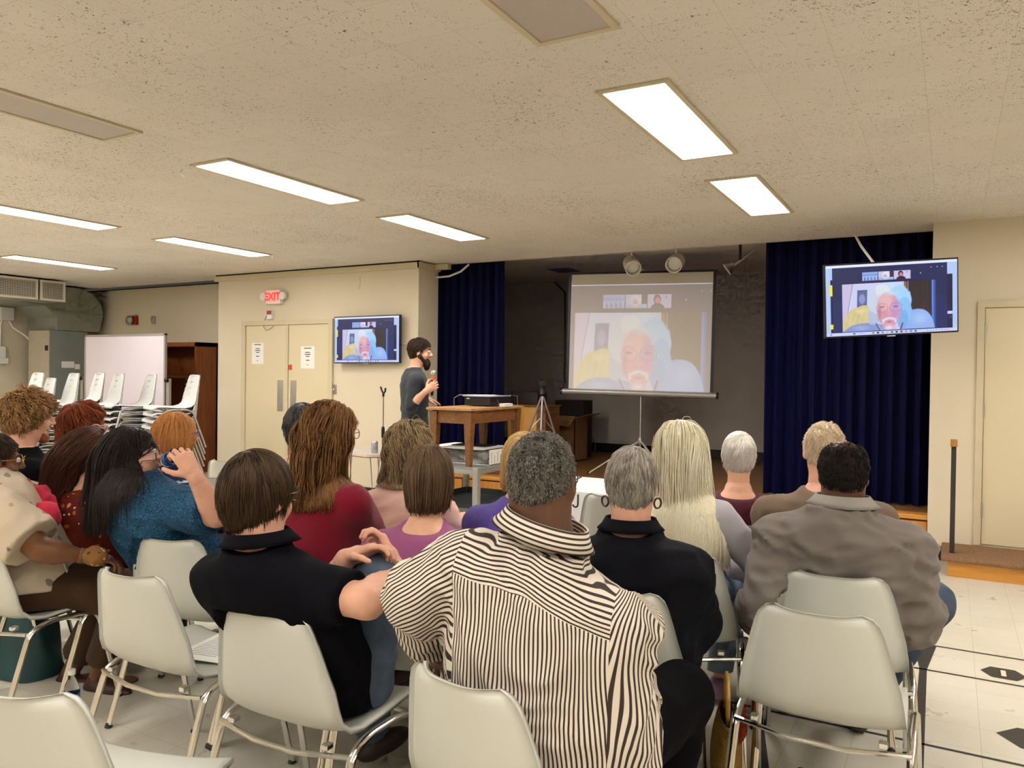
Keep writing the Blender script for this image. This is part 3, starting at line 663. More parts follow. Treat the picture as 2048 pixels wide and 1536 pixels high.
    put(bx(0, 1, .955, 1), (196, 206, 250)); put(el(.215, .977, .011, .015), (60, 130, 190)); put(bx(.245, .30, .974, .98), (120, 130, 170)); put(el(.035, .977, .008, .012), (210, 90, 110))
    for k, c in enumerate(((120, 150, 110), (40, 40, 80), (120, 140, 190), (200, 180, 130), (30, 120, 170), (40, 60, 120), (30, 80, 130), (180, 130, 140), (90, 130, 200), (50, 80, 180))): x = .36+.036*k; put(bx(x-.010, x+.010, .964, .990), c)
    for k in range(8): x = .77+.022*k; put(bx(x, x+.011, .973, .982), (110, 120, 170))
    if crop:
        lum = im.copy(); blank = (v < .028)[..., None]
        im = np.where(blank, 0.0, im)
    return im
def screen_mesh(name, NX, NY, W_, H_, mat, parent, mtx, crop=None, post=None):
    im = paint(NX, NY, crop); im = np.where(im <= .04045, im/12.92, ((im+.055)/1.055)**2.4)
    if post: im = post(im)
    me = bpy.data.meshes.new(name); gx, gy = np.meshgrid(np.linspace(-W_/2, W_/2, NX+1), np.linspace(H_/2, -H_/2, NY+1))
    V = np.stack([gx.ravel(), np.zeros(gx.size), gy.ravel()], 1)
    A = np.array(mtx)[:3, :3]; V = V @ A.T+np.array(mtx)[:3, 3]-origin_of(parent)
    i, j = np.meshgrid(np.arange(NX), np.arange(NY)); a = (j*(NX+1)+i).ravel(); F = np.stack([a, a+NX+1, a+NX+2, a+1], 1)
    me.vertices.add(len(V)); me.vertices.foreach_set('co', V.ravel()); me.loops.add(F.size); me.loops.foreach_set('vertex_index', F.ravel())
    me.polygons.add(len(F)); me.polygons.foreach_set('loop_start', np.arange(0, F.size, 4)); me.polygons.foreach_set('loop_total', np.full(len(F), 4)); me.update()
    ca = me.color_attributes.new('picture', 'FLOAT_COLOR', 'CORNER'); cc = np.concatenate([im.reshape(-1, 3), np.ones((NX*NY, 1))], 1)
    ca.data.foreach_set('color', np.repeat(cc, 4, axis=0).ravel().astype(np.float32))
    return link(name, me, mat, parent, False)
def m_screen(name, es, base, rough=.25):
    t = NT(name); t.set(rough); t.col(base); t.l(t.attr('picture', 'Color'), t.b.inputs['Emission Color']); t.b.inputs['Emission Strength'].default_value = es; return t.m
TVM = m_screen('display_panel', 1.05, (.01, .01, .012, 1)); 
def tv(cx, cy, cz, yaw, tilt, roll, W_, H_, label, deep):
    t = thing('television', label, 'television', (cx, cy, cz))
    A = Matrix.Rotation(R(yaw), 4, 'Z') @ Matrix.Rotation(R(tilt), 4, 'X') @ Matrix.Rotation(R(roll), 4, 'Y'); M0 = Matrix.Translation((cx, cy, cz)) @ A
    ex, ey, ez = (np.array(A.col[k][:3]) for k in range(3)); c = np.array([cx, cy, cz])
    MB().obox(c+ey*.022, ex, ey, ez, W_/2, .02, H_/2, .006).build('bezel', BLACKP, t, False)
    MB().obox(c+ey*.06, ex, ey, ez, W_*.36, .025, H_*.33, .012).build('rear_housing', BLACKP, t, False)
    MB().obox(c-ez*(H_/2+.004)+ey*.01, ex, ey, ez, .03, .008, .005, .002).build('badge', STEEL, t, False)
    Ms = M0 @ Matrix.Translation((0, .001, 0))
    screen_mesh('screen', 400, 225, W_-.022, H_-.026, TVM, t, Ms)
    return t, c, ex, ey, ez
t, c, ex, ey, ez = tv(-.41, 6.6, 2.09, 24.4, 4.5, -3.4, .985, .565, 'television hung at an angle in front of the right curtain and wall', 1)
MB().tube([c+ey*.08, c+ey*.2+ex*.1, (-.08, YW, 2.1)], .02, 8).obox((-.08, YW-.01, 2.1), (1, 0, 0), (0, 1, 0), (0, 0, 1), .05, .01, .08).build('wall_arm', BLACKP, t)
tc = MB().tube([pt(1710, 470, 1, 7.3), pt(1722, 492, 1, 7.0), pt(1750, 530, 1, 6.75)], .011, 6).build('ceiling_cable', WHITEP); tag(tc, 'white cable dropping from the ceiling to the angled television', 'cable')
a = pt(732, 679, 1, YW-.11)
tv(a[0], YW-.11, a[2], 1.5, 0, -.4, .97, .56, 'television mounted flat on the wall between the double door and the microphone man', 0)
tc = MB().tube([(-5.32, YE-.05, 2.6), (-5.15, YE-.02, 2.61), (-5.0, YE, 2.66), (-4.9, YE+.02, 2.74)], .012, 6).build('looping_cable', WHITEP); tag(tc, 'white cable looping from the wall corner to the ceiling in front of the left curtain', 'cable')
# projection screen
PSM = m_screen('projection_cloth', .34, rgb(206, 198, 184), .8)  # cloth glows with the picture, standing in for the projector's beam
SW, SH_ = 1.60, 1.32
M0 = Matrix.Translation((-3.07, 8.33, 1.965)) @ Matrix.Rotation(R(9), 4, 'Z') @ Matrix.Rotation(R(-1), 4, 'X') @ Matrix.Rotation(R(.6), 4, 'Y')
ex, ey, ez = (np.array(M0.col[k][:3]) for k in range(3)); c = np.array(M0.col[3][:3])
t = thing('projection_screen', 'pull-up projection screen on a tripod showing the enlarged video call', 'projection screen', (c[0], c[1]+.06, ST))
sm = screen_mesh('screen_cloth', 420, 340, SW, SH_, PSM, t, M0, (.10, .86, -.065, .94), lambda im: np.where(im.sum(-1, keepdims=True) > 0, np.clip(im*1.2+np.array([.08, .075, .075]), 0, 2), 0))  # constant lift paints in the projector's overall light
MB().obox(c+ez*(SH_/2+.012)+ey*.004, ex, ey, ez, SW/2+.05, .008, .012).obox(c-ex*(SW/2+.017)+ey*.003, ex, ey, ez, .018, .002, SH_/2).obox(c+ex*(SW/2+.017)+ey*.003, ex, ey, ez, .018, .002, SH_/2).build('black_border', BLACKP, t, False)
hb = c-ez*(SH_/2+.03)
MB().tube([hb-ex*(SW/2+.07), hb+ex*(SW/2+.07)], .034, 16).build('roller_case', ALU, t)
for s in (-1, 1): MB().lathe([(.036, 0), (.037, .02), (.0, .022)], hb+s*ex*(SW/2+.068), 16, tuple(s*ex)).build('end_cap', BLACKP, t)
base = np.array([hb[0]+.03, hb[1]+.05, ST])
MB().tube([base+[0, 0, .12], base+[0, 0, 2.33]], .012, 10).build('pole', STEEL, t)
hub = base+[0, 0, .40]
for k in range(3):
    a = R(205+120*k); f_ = base+[.58*math.cos(a), .58*math.sin(a), .012]
    lg = MB().tube([hub, f_], .011, 8, flat=(1.3, .8)).build('leg', mk('silver_paint', rgb(196, 190, 172), .4, .3), t)
    MB().lathe([(.014, 0), (.014, .03), (.008, .035)], f_-[0, 0, .012], 8).build('foot', BLACKB, lg)
MB().lathe([(.025, -.03), (.028, 0), (.02, .03)], hub, 12).build('hub', ALU, t)
cv = MB().tube([pt(1020, 547, 1, 10.6), pt(1050, 556, 1, 10.6), pt(1105, 560, 1, 10.6), pt(1130, 585, 1, 10.5), pt(1130, 700, 1, 10.5), pt(1128, 760, 1, 10.5), pt(1136, 780, 1, 10.5)], .013, 6).build('black_cable', BLACKP); tag(cv, 'black cable hanging on the stage wall down the left side of the projection screen', 'cable')
cv = MB().tube([pt(1162, 800, 1, 10.6), pt(1170, 845, 1, 10.6), pt(1190, 885, 1, 10.6), (pt(1196, 892, 1, 10.6)[0], 10.5, ST+.01)], .006, 6).build('grey_cable', GREYP); tag(cv, 'thin grey cable drooping on the stage wall below the projection screen', 'cable')
# blue tape scrap, stage spotlights
def spot(px, py, label, dirv, L=.26, r=.085, m=None):
    c = pt(px, py, 1, 7.85); t = thing('stage_spotlight', label, 'spotlight', tuple(c)); d_ = np.array(dirv, float); d_ /= np.linalg.norm(d_)
    m = m or CREAMP
    MB().lathe([(.0, -L*.5), (r*.55, -L*.5), (r*.8, -L*.42), (r, -L*.2), (r, L*.5), (r*.9, L*.5), (r*.88, L*.2), (.0, L*.12)], c, 24, tuple(d_)).build('can', m, t)
    MB().lathe([(.0, 0), (r*.5, .005), (r*.8, .03)], c+d_*L*.16, 20, tuple(d_)).build('bulb', WHITEP, t)
    MB().tube([c+[0, 0, r*.6], [c[0], c[1], ZS-.02]], .012, 8).lathe([(.04, 0), (.04, .02)], (c[0], c[1], ZS-.02), 12).build('stem', m, t)
spot(1263, 529, 'left cream can spotlight hanging above the projection screen', (.45, -.75, -.45))
spot(1352, 524, 'right cream can spotlight above the projection screen, seen into its mouth', (.10, -.9, -.36))
c = pt(1480, 520, 1, 7.95); t = thing('reflector_lamp', 'silver reflector lamp on a slanted arm, right of the two can spotlights', 'spotlight', tuple(c))
d_ = np.array([-.75, -.25, -.55]); d_ /= np.linalg.norm(d_)
MB().lathe([(.0, -.02), (.03, -.02), (.035, .0), (.06, .05), (.07, .065), (.066, .066), (.0, .05)], c-[.03, 0, .03]+d_*.05, 20, tuple(d_)).build('reflector', STEEL, t)
MB().tube([c-[.03, 0, .03]+d_*.03, c-d_*.17], .012, 8).build('arm', ALU, t)
MB().tube([c+[0, 0, 0], [c[0], c[1], ZS-.02]], .014, 8).lathe([(.035, 0), (.035, .02)], (c[0], c[1], ZS-.02), 12).build('stem', BLACKP, t)
c = pt(1128, 541, 2, ZS-.004); o = MB().obox((c[0], c[1], ZS-.003), (1, 0, 0), (0, 1, 0), (0, 0, 1), .16, .2, .002).build('blue_tape', mk('painter_tape', rgb(70, 84, 130), .7), None, False); tag(o, 'blue patch stuck on the stage ceiling above the corner of the projection screen', 'tape')

# ------------------------------------------------------------ cart, side table, projector
NX_, NY_, TZ, CZ = -3.44, 5.42, 1.185, .70
def taper_leg(m, x, y, z0, z1, w0, w1, dx=0, dy=0):
    b = len(m.v)
    for z, w_ in ((z0, w0), (z1, w1)): m.v += [(x-w_/2, y-w_/2, z), (x+w_/2, y-w_/2, z), (x+w_/2, y+w_/2, z), (x-w_/2, y+w_/2, z)]
    m.f += [(b, b+3, b+2, b+1), (b+4, b+5, b+6, b+7)]+[(b+i, b+(i+1) % 4, b+4+(i+1) % 4, b+4+i) for i in range(4)]; return m
ct = thing('utility_cart', 'grey metal utility cart carrying the small wooden table and an open box', 'cart', (-3.7, 5.8, 0))
cx0, cx1, cy0, cy1 = -4.12, -3.34, 5.36, 6.42
sh1 = MB().box(cx0, cx1, cy0, cy1, CZ-.012, CZ, .003).build('top_shelf', GREYP, ct, False)
MB().box(cx0, cx1, cy0, cy1, CZ-.05, CZ-.012, .003).build('rail', ALU, ct, False)
MB().box(cx0, cx1, cy0, cy1, .30, .315, .002).box(cx0, cx1, cy0, cy0+.012, .30, .37).box(cx1-.012, cx1, cy0, cy1, .30, .37).box(cx0, cx0+.012, cy0, cy1, .30, .37).box(cx0, cx1, cy1-.012, cy1, .30, .37).build('lower_tray', mk('dark_grey_enamel', rgb(88, 92, 96), .45), ct, False)
for x in (cx0, cx1):
    for y in (cy0, cy1):
        lg = MB().box(x-.025, x+.025, y-.025, y+.025, .07, CZ+.012, .005).build('leg', ALU, ct, False)
        MB().lathe([(.02, -.012), (.035, -.008), (.035, .008), (.02, .012)], (x, y, .035), 14, (1, 0, 0)).build('caster', BLACKB, lg)
tb = thing('side_table', 'worn brown wooden table with tapered legs standing on the metal cart', 'table', (NX_, NY_, CZ))
tx0, tx1, ty0, ty1 = NX_-.42, NX_, NY_, NY_+.86
MB().box(tx0-.02, tx1+.02, ty0-.02, ty1+.02, TZ-.022, TZ, .006).build('table_top', m_wood('worn_table_top', rgb(150, 104, 60), rgb(186, 142, 90), sc_=(9, 2, 9), rough=.5, grain=5), tb, False)
MB().box(tx0+.02, tx1-.02, ty0+.02, ty0+.04, TZ-.13, TZ-.022).box(tx0+.02, tx1-.02, ty1-.04, ty1-.02, TZ-.13, TZ-.022).box(tx0+.02, tx0+.04, ty0+.02, ty1-.02, TZ-.13, TZ-.022).box(tx1-.04, tx1-.02, ty0+.02, ty1-.02, TZ-.13, TZ-.022).build('apron', DESKW, tb, False)
for x in (tx0+.04, tx1-.035):
    for y in (ty0+.035, ty1-.04): taper_leg(MB(), x, y, CZ+.001, TZ-.03, .04, .075).build('leg', DESKW, tb, False)
pj = thing('projector', 'black projector with a silver top on the wooden table', 'projector', (-3.55, 6.0, TZ))
a0 = R(0); MB().box(-3.79, -3.52, 5.86, 6.20, TZ+.006, TZ+.085, .006).build('casing', BLACKP, pj, False)
MB().box(-3.80, -3.51, 5.84, 6.21, TZ+.085, TZ+.093, .004).build('top_cover', mk('silver_plastic', rgb(176, 178, 196), .35, .3), pj, False)
MB().lathe([(.03, 0), (.035, .01), (.03, .02)], (-3.62, 6.20, TZ+.05), 16, (0, 1, 0)).build('lens', BLACKP, pj)
MB().box(-3.765, -3.735, 5.858, 5.86, TZ+.062, TZ+.072, .001).build('badge', WHITEP, pj, False)
o = MB().box(-3.47, -3.41, 5.93, 6.07, TZ, TZ+.028, .004).build('power_brick', WHITEP, None, False); tag(o, 'small white adapter lying beside the projector', 'adapter')
o = MB().tube([(-3.51, 5.9, TZ+.05), (-3.46, 5.88, TZ+.06), (-3.43, 5.86, TZ+.03), (-3.415, 5.8, TZ+.006)], .005, 6).build('projector_cable', BLACKP); tag(o, 'short black cable at the edge of the wooden table beside the projector', 'cable')
wr = MB().tube([(-3.86, 5.80, TZ+.004), (-3.86, 5.80, TZ+.07), (-3.82, 5.82, TZ+.098), (-3.5, 5.95, TZ+.10)], .0025, 6).tube([(-3.52, 6.2, TZ+.096), (-3.46, 6.24, TZ+.09), (-3.455, 6.24, TZ+.003)], .0025, 6).build('wire_stand', STEEL); tag(wr, 'thin wire stand looped over the projector', 'stand')
bx_ = thing('open_box', 'open white cardboard box with printed side and grey lining under the wooden table', 'box', (-3.6, 5.7, CZ))
b0, b1, b2, b3 = -3.97, -3.375, 5.62, 6.02
def tilt_box(m, x0, x1, y0, y1, z0, z1): return m.box(x0, x1, y0, y1, z0, z1)
MB().box(b0, b1, b2, b3, CZ, CZ+.006).box(b0, b0+.006, b2, b3, CZ, CZ+.13).box(b1-.006, b1, b2, b3, CZ, CZ+.13).box(b0, b1, b3-.006, b3, CZ, CZ+.13).build('tray', mk('white_card', rgb(226, 222, 212), .8), bx_, False)
MB().box(b0-.02, b1-.05, b2-.05, b3, CZ+.13, CZ+.137).build('flap', PAPER, bx_, False)
MB().grid([[(b0+.02+(b1-b0-.04)*i/12, b2+.02+.03*math.sin(i*1.3+j), CZ+.01+.11*j/6) for j in range(7)] for i in range(13)]).build('lining_bag', mk('grey_plastic_bag', rgb(150, 146, 142), .5, var=.15), bx_)
for i in range(7): MB().box(b1, b1+.0006, b2+.03+.05*i, b2+.035+.05*i, CZ+.02, CZ+.11-(.03 if i % 2 else 0)).build('print', INK, bx_, False)
o = MB().box(-3.85, -3.5, 5.75, 5.95, CZ+.138, CZ+.146, .003).build('black_folder', BLACKP, None, False); tag(o, 'thin black folder lying on top of the open box', 'folder')

# ------------------------------------------------------------ small table at the wall, microphone stand
tb = thing('folding_table', 'low table with clipped corners by the wall holding a soda can', 'table', (-5.1, 6.3, 0)); z = .665
P = [(-5.55, 6.05), (-4.98, 5.95), (-4.72, 6.2), (-4.72, 6.6), (-5.0, 6.85), (-5.55, 6.8)]
MB().prism(P, 2, z-.025, z).build('table_top', mk('laminate_top', rgb(206, 196, 184), .35), tb, False)
MB().prism([(x*.999-.005, y*.999) for x, y in P], 2, z-.032, z-.026).build('edge_band', CABW, tb, False)
for (x, y) in ((-5.0, 6.1), (-4.85, 6.5), (-5.4, 6.15), (-5.4, 6.7)):
    MB().tube([(x-.06, y, z-.03), (x, y, .01), (x+.06, y, z-.03)], .006, 6).build('leg', STEEL, tb)
o = thing('soda_can', 'silver soda can on the low table by the wall', 'can', (-5.02, 6.12, z)); MB().lathe([(.024, 0), (.032, .008), (.033, .015), (.033, .105), (.028, .118), (.026, .12), (.0, .118)], (-5.02, 6.12, z), 18).build('body', mk('can_print', rgb(176, 176, 180), .3, .6, var=.35, vscale=30), o); MB().lathe([(.006, 0), (.008, .003), (0, .004)], (-5.02, 6.12, z+.118), 8).build('tab', STEEL, o)
o = MB().box(-4.98, -4.82, 6.22, 6.30, z, z+.016, .004).box(-4.95, -4.80, 6.21, 6.27, z+.016, z+.03, .004).build('black_case', BLACKP, None, False); tag(o, 'flat black case on the low table beside the soda can', 'case')
bg = MB().lathe([(.0, 0), (.2, .01), (.23, .08), (.22, .2), (.16, .3), (.05, .34), (0, .345)], (-4.62, 6.0, 0), 18).build('black_bag', mk('black_nylon', rgb(20, 20, 22), .7, bump=.3, bscale=20)); tag(bg, 'round black bag on the floor under the low table', 'bag')
ms = thing('microphone_stand', 'slim microphone stand with an empty black clip in front of the wall', 'microphone stand', (-4.78, 5.95, 0)); x, y = -4.78, 5.95
MB().lathe([(.14, 0), (.14, .012), (.03, .03), (.012, .035)], (x, y, 0), 24).build('base', BLACKP, ms)
MB().tube([(x, y, .03), (x, y, .9)], .011, 10).tube([(x, y, .88), (x, y, 1.24)], .007, 10).build('pole', STEEL, ms)
MB().lathe([(.014, .84), (.017, .86), (.017, .93), (.012, .95)], (x, y, 0), 12).build('clutch', BLACKP, ms)
MB().tube([(x, y, 1.24), (x, y, 1.275)], .011, 8).tube([(x, y, 1.27), (x-.02, y, 1.30), (x-.035, y, 1.335)], .009, 8).tube([(x, y, 1.27), (x+.022, y, 1.29), (x+.025, y, 1.325)], .009, 8).build('clip', BLACKP, ms)

# ------------------------------------------------------------ on the stage
lc = thing('lectern', 'honey-coloured wooden cabinet on the stage at the right end of the wooden table', 'lectern', (-4.6, 8.2, ST))
a = pt(1033, 812, 1, 8.1); b = pt(1074, 812, 1, 8.1)
MB().box(a[0]-.12, b[0], 8.1, 8.45, ST, a[2], .004).build('body', m_wood('birch_panel', rgb(206, 146, 66), rgb(226, 172, 92), sc_=(10, 10, 1), grain=3), lc, False)
MB().box(b[0], b[0]+.12, 8.09, 8.46, ST, a[2], .003).build('side_panel', DESKW, lc, False)
MB().box(a[0]-.14, b[0]+.14, 8.08, 8.47, a[2], a[2]+.02, .003).build('top', DESKW, lc, False)
o = MB().box(a[0]-.1, b[0]-.02, 8.15, 8.4, a[2]+.02, a[2]+.17, .01).build('dark_case', mk('dark_brown_case', rgb(40, 26, 22), .6), None, False); tag(o, 'dark brown case standing on the wooden cabinet on stage', 'case')
cb_ = thing('cardboard_box', 'open cardboard box on the stage right of the camera tripod', 'box', (-4.4, 9.2, ST))
a = pt(1095, 835, 1, 9.2); b = pt(1150, 835, 1, 9.2); x0, x1 = a[0], b[0]; H_ = a[2]-ST
m = MB().box(x0, x1, 9.2, 9.21, ST, ST+H_).box(x0, x1, 9.6, 9.61, ST, ST+H_).box(x0, x0+.01, 9.2, 9.61, ST, ST+H_).box(x1-.01, x1, 9.2, 9.61, ST, ST+H_).box(x0, x1, 9.2, 9.61, ST, ST+.01)
m.build('body', CARD, cb_, False)
MB().obox((x1+.09, 9.4, ST+H_+.03), (.95, 0, .3), (0, 1, 0), (-.3, 0, .95), .1, .2, .004).build('flap', CARD, cb_, False)
MB().obox(((x0+x1)/2, 9.12, ST+H_-.03), (1, 0, 0), (0, .8, .6), (0, -.6, .8), (x1-x0)/2, .1, .004).build('flap', CARD, cb_, False)
cb2 = MB().box(x0-.1, x1-.08, 9.62, 9.95, ST, ST+H_+.22, .01).build('brown_crate', mk('dark_brown_case', rgb(40, 26, 22), .6), None, False); tag(cb2, 'dark brown crate behind the open cardboard box on stage', 'crate')
# camcorder tripod
c = pt(1085, 765, 1, 7.95); tp = thing('camera_tripod', 'silver tripod on the stage edge with a small black camcorder head', 'tripod', (c[0], c[1], ST))
top = np.array([c[0], c[1], c[2]-.13]); SIL = mk('anodised_silver', rgb(196, 186, 184), .3, .8, var=.03)
MB().tube([top+[0, 0, .05], top-[0, 0, .42]], .010, 8).build('centre_column', SIL, tp)
MB().lathe([(.02, -.03), (.04, 0), (.03, .05), (.015, .09)], top, 14).build('shoulder', BLACKP, tp)
for k, (dx, dy) in enumerate(((-.30, -.1), (.12, -.28), (.22, .22))):
    f_ = np.array([c[0]+dx, c[1]+dy, ST+.01]); mid = top+(f_-top)*.55
    lg = MB().tube([top, mid], .012, 8).tube([mid, f_], .008, 8).build('leg', SIL, tp)
    MB().lathe([(.018, -.02), (.018, .02)], mid, 10, tuple(f_-top)).build('leg_lock', BLACKP, lg)
    MB().tube([top-[0, 0, .26], top+(f_-top)*.48], .005, 6).build('brace', SIL, tp)
cm = thing('camcorder', 'small black camcorder on top of the silver tripod', 'camera', (c[0], c[1], c[2]))
MB().obox((c[0], c[1], c[2]-.015), (.9, .43, 0), (-.43, .9, 0), (0, 0, 1), .04, .05, .03, .006).build('body', BLACKP, cm, False)
MB().lathe([(.02, 0), (.022, .02), (.02, .025)], (c[0]+.02, c[1]-.05, c[2]-.01), 12, (.43, -.9, 0)).build('lens', BLACKP, cm)
MB().obox((c[0]-.045, c[1], c[2]+.01), (.9, .43, 0), (-.43, .9, 0), (0, 0, 1), .012, .035, .022, .003).box(c[0]-.02, c[0]+.02, c[1]-.02, c[1]+.02, c[2]-.08, c[2]-.044).build('viewfinder', BLACKP, cm, False)

# ------------------------------------------------------------ white table before the stage, step, handrail
wt = thing('white_table', 'white-topped table between the seated people and the stage', 'table', (-2.3, 4.9, 0))
MB().box(-2.42, -1.75, 4.62, 5.25, .70, .725, .005).build('table_top', mk('white_laminate', rgb(240, 238, 236), .35, var=.01), wt, False)
MB().box(-2.42, -1.75, 4.60, 4.615, .35, .72, .003).build('modesty_cloth', mk('white_cloth', rgb(232, 230, 226), .9, var=.02), wt, False)
for x in (-2.37, -1.8):
    for y in (4.67, 5.2): MB().tube([(x, y, 0), (x, y, .7)], .014, 8).build('leg', STEEL, wt)
kx, ky, kz = pt(1156, 995, 1, 4.55)
o = MB().tube([(kx, ky, kz+.02), (kx, ky, kz-.04)]+[(kx-.018+.018*math.cos(t_), ky, kz-.045-.018*math.sin(t_)) for t_ in np.linspace(0, 3.0, 8)], .006, 8).build('umbrella_hook', BLACKP); tag(o, 'small black hook hanging in front of the white table', 'hook')
st = thing('step_block', 'low oak step with brown carpet on top below the handrail', 'step', (0, 6.9, 0))
MB().box(0.0, 2.2, 6.70, YW-.01, 0, .115).build('riser', OAK, st, False)
MB().box(-.045, 2.24, 6.655, YW-.01, .115, .155, .014).build('carpet_top', CARPET, st, False)
a = pt(1908, 887, 1, 6.82)
hr = thing('handrail_post', 'dark metal handrail post with a wooden cap standing on the carpeted step', 'handrail', (a[0], 6.82, .155))
MB().box(a[0]-.017, a[0]+.017, 6.805, 6.838, .155, a[2]-.02, .002).build('post', mk('dark_bronze_paint', rgb(48, 38, 34), .5), hr, False)
MB().box(a[0]-.024, a[0]+.024, 6.75, 6.88, a[2]-.02, a[2]+.03, .004).build('cap', m_wood('cap_oak', rgb(150, 98, 40), rgb(180, 124, 58), sc_=(4, 4, 4), grain=6), hr, False)

# ------------------------------------------------------------ loose things on the floor and chairs
def bottle_parts(t, base, ax, fill=.5, seg=20, s=1.0):
    ax = np.array(ax, float); ax /= np.linalg.norm(ax)
    g = NT('clear_bottle'); g.set(.05); g.col((.95, .97, 1, 1)); g.b.inputs['Transmission Weight'].default_value = 1; g.b.inputs['IOR'].default_value = 1.25
    G = MATS.setdefault('clear_bottle', g.m)
    MB().lathe([(0, .002), (.026, 0), (.031, .006), (.031, .05), (.029, .055), (.031, .06), (.031, .125), (.026, .15), (.014, .178), (.0125, .195)], base, seg, tuple(ax)).build('body', G, t)
    MB().lathe([(.0318, .068), (.0318, .115)], base, seg, tuple(ax)).build('paper_label', mk('blue_label', rgb(60, 120, 190), .5, var=.3, vscale=40), t)
g_ = pt(143, 1440, 2, 0); bo = thing('water_bottle', 'clear water bottle with blue label standing on the floor behind the corner chair', 'bottle', (g_[0], g_[1], 0))
bottle_parts(bo, (g_[0], g_[1], 0), (0, 0, 1)); MB().lathe([(.015, .193), (.0155, .212), (.013, .214), (0, .214)], (g_[0], g_[1], 0), 16).build('cap', WHITEP, bo)
# printed page on the empty chair
pg = thing('printed_page', 'white printed page lying on the seat of the empty grey chair', 'paper', (-2.34, 1.985, .449), R(12)); pg['_local'] = 1
MB().box(-.108, .108, -.14, .14, .0, .0012).build('sheet', PAPER, pg, False)
for i in range(15): MB().box(-.085, .085-(i*37 % 5)*.012, .10-.014*i, .1035-.014*i, .0012, .0016).build('text_line', mk('grey_print', rgb(120, 120, 126), .8, var=0), pg, False)
# teal bag
TEAL = mk('teal_nylon', rgb(16, 62, 66), .5, var=.25, vscale=9, bump=.4, bscale=12)
tbg = thing('tote_bag', 'dark teal bag on the floor under the chair of the woman in brown trousers', 'bag', (-3.95, 2.12, 0), R(10)); 
m = MB(); rows = []
for k in range(9):
    v_ = k/8; w_ = .24*(1-.12*v_)*(1-.5*max(0, v_-.85)/.15); d_ = .13*(1-.5*v_); z_ = .36*v_
    rows.append([(w_*math.copysign(abs(math.cos(a))**.6, math.cos(a))+.01*math.sin(5*a+k), d_*math.copysign(abs(math.sin(a))**.7, math.sin(a)), z_+.01*math.sin(3*a+k)) for a in np.linspace(0, 2*math.pi, 33)])
m.grid(rows).build('body', TEAL, tbg)
for s in (-1, 1): MB().tube([(-.12, s*.04, .34), (-.1, s*.06, .42), (0, s*.07, .46), (.1, s*.06, .42), (.12, s*.04, .34)], .01, 8, flat=(1, .5)).build('handle', TEAL, tbg)
MB().tube([(-.2, 0, .365), (.2, 0, .365)], .008, 6).build('zip', BLACKP, tbg)
# wicker bag with bamboo handle
WICK = NT('woven_straw'); WICK.set(.7); wv = WICK.n('ShaderNodeTexWave'); WICK.l(WICK.mapping((1, 1, 1)), wv.inputs[0]); wv.bands_direction = 'Z'; wv.inputs['Scale'].default_value = 55; wv.inputs['Distortion'].default_value = 2.5; wv.inputs['Detail Scale'].default_value = 2
WICK.col(WICK.ramp(wv.outputs['Fac'], [(.2, rgb(112, 74, 22)), (.7, rgb(196, 150, 62))])); WICK.bump(wv.outputs['Fac'], .6, .004); WICK = WICK.m
q_ = pt(1452, 1500, 2, .15); wb_ = thing('straw_handbag', 'woven straw handbag with bamboo handle and orange scarf on the floor', 'handbag', (q_[0], q_[1], 0), R(17)); 
rows = []
for k in range(10):
    v_ = k/9; w_ = .055*math.sin(math.pi*(.18+.74*v_))**.6; d_ = .17*(1-.18*v_**2); z_ = .29*v_
    rows.append([(w_*math.cos(a), d_*math.sin(a), z_) for a in np.linspace(0, 2*math.pi, 33)])
MB().grid(rows).build('body', WICK, wb_)
MB().tube([(0, -.07, .27), (0, -.08, .36), (0, -.04, .41), (0, .04, .41), (0, .08, .36), (0, .07, .27)], .008, 8).build('handle', mk('bamboo', rgb(206, 160, 70), .4), wb_)
SC = mk('orange_scarf', rgb(150, 52, 22), .8, var=.5, vscale=25, bump=.4, bscale=30)
MB().grid([[(.055+.02*math.sin(i*1.1+j*.6)-.004*j, -.09+.18*i/10+.01*math.sin(j), .30-.016*j*(1+.3*math.sin(i))) for j in range(9)] for i in range(11)]).build('scarf', SC, wb_)

# ------------------------------------------------------------ implicit-surface modelling: fields over points, meshed by surface nets
def nrm(v): v = np.asarray(v, float); return v/(np.linalg.norm(v)+1e-12)
def smin(a, b, k): h = np.clip(.5+.5*(b-a)/k, 0, 1); return b*(1-h)+a*h-k*h*(1-h)
def smax(a, b, k): return -smin(-a, -b, k)
def cone(P, a, b, ra, rb):
    a = np.asarray(a, float); b = np.asarray(b, float); ba = b-a; pa = P-a; t = np.clip(pa @ ba/(ba @ ba+1e-12), 0, 1)
    return np.sqrt(((pa-t[:, None]*ba)**2).sum(1))-(ra+(rb-ra)*t)
def ell(P, c, r, A=None):
    q = P-np.asarray(c, float)
    if A is not None: q = q @ A
    r = np.asarray(r, float); k0 = np.sqrt(((q/r)**2).sum(1))+1e-9; k1 = np.sqrt(((q/r**2)**2).sum(1))+1e-9
    return k0*(k0-1)/k1
def loft(P, st, n=2.4, tilt=0):                 # st: rows (x, y, z, a, b): centre, half width, half depth; a torso
    st = np.asarray(st, float); z = P[:, 2]; zs = st[:, 2]
    if tilt: z = z+tilt*(P[:, 0]-st[-1, 0])*np.clip((z-zs[2])/(zs[-2]-zs[2]), 0, 1)
    zc = np.clip(z, zs[0], zs[-1]); cx, cy, a, b = (np.interp(zc, zs, st[:, k]) for k in (0, 1, 3, 4))
    X = np.abs(P[:, 0]-cx)/a; Y = np.abs(P[:, 1]-cy)/b; k = (X**n+Y**n)**(1/n)
    d = (k-1)*np.minimum(a, b)*.92; dz = np.abs(z-zc)
    return np.where(dz > 0, np.sqrt(np.maximum(d, 0)**2+dz**2)+np.minimum(d, 0)*0, d)
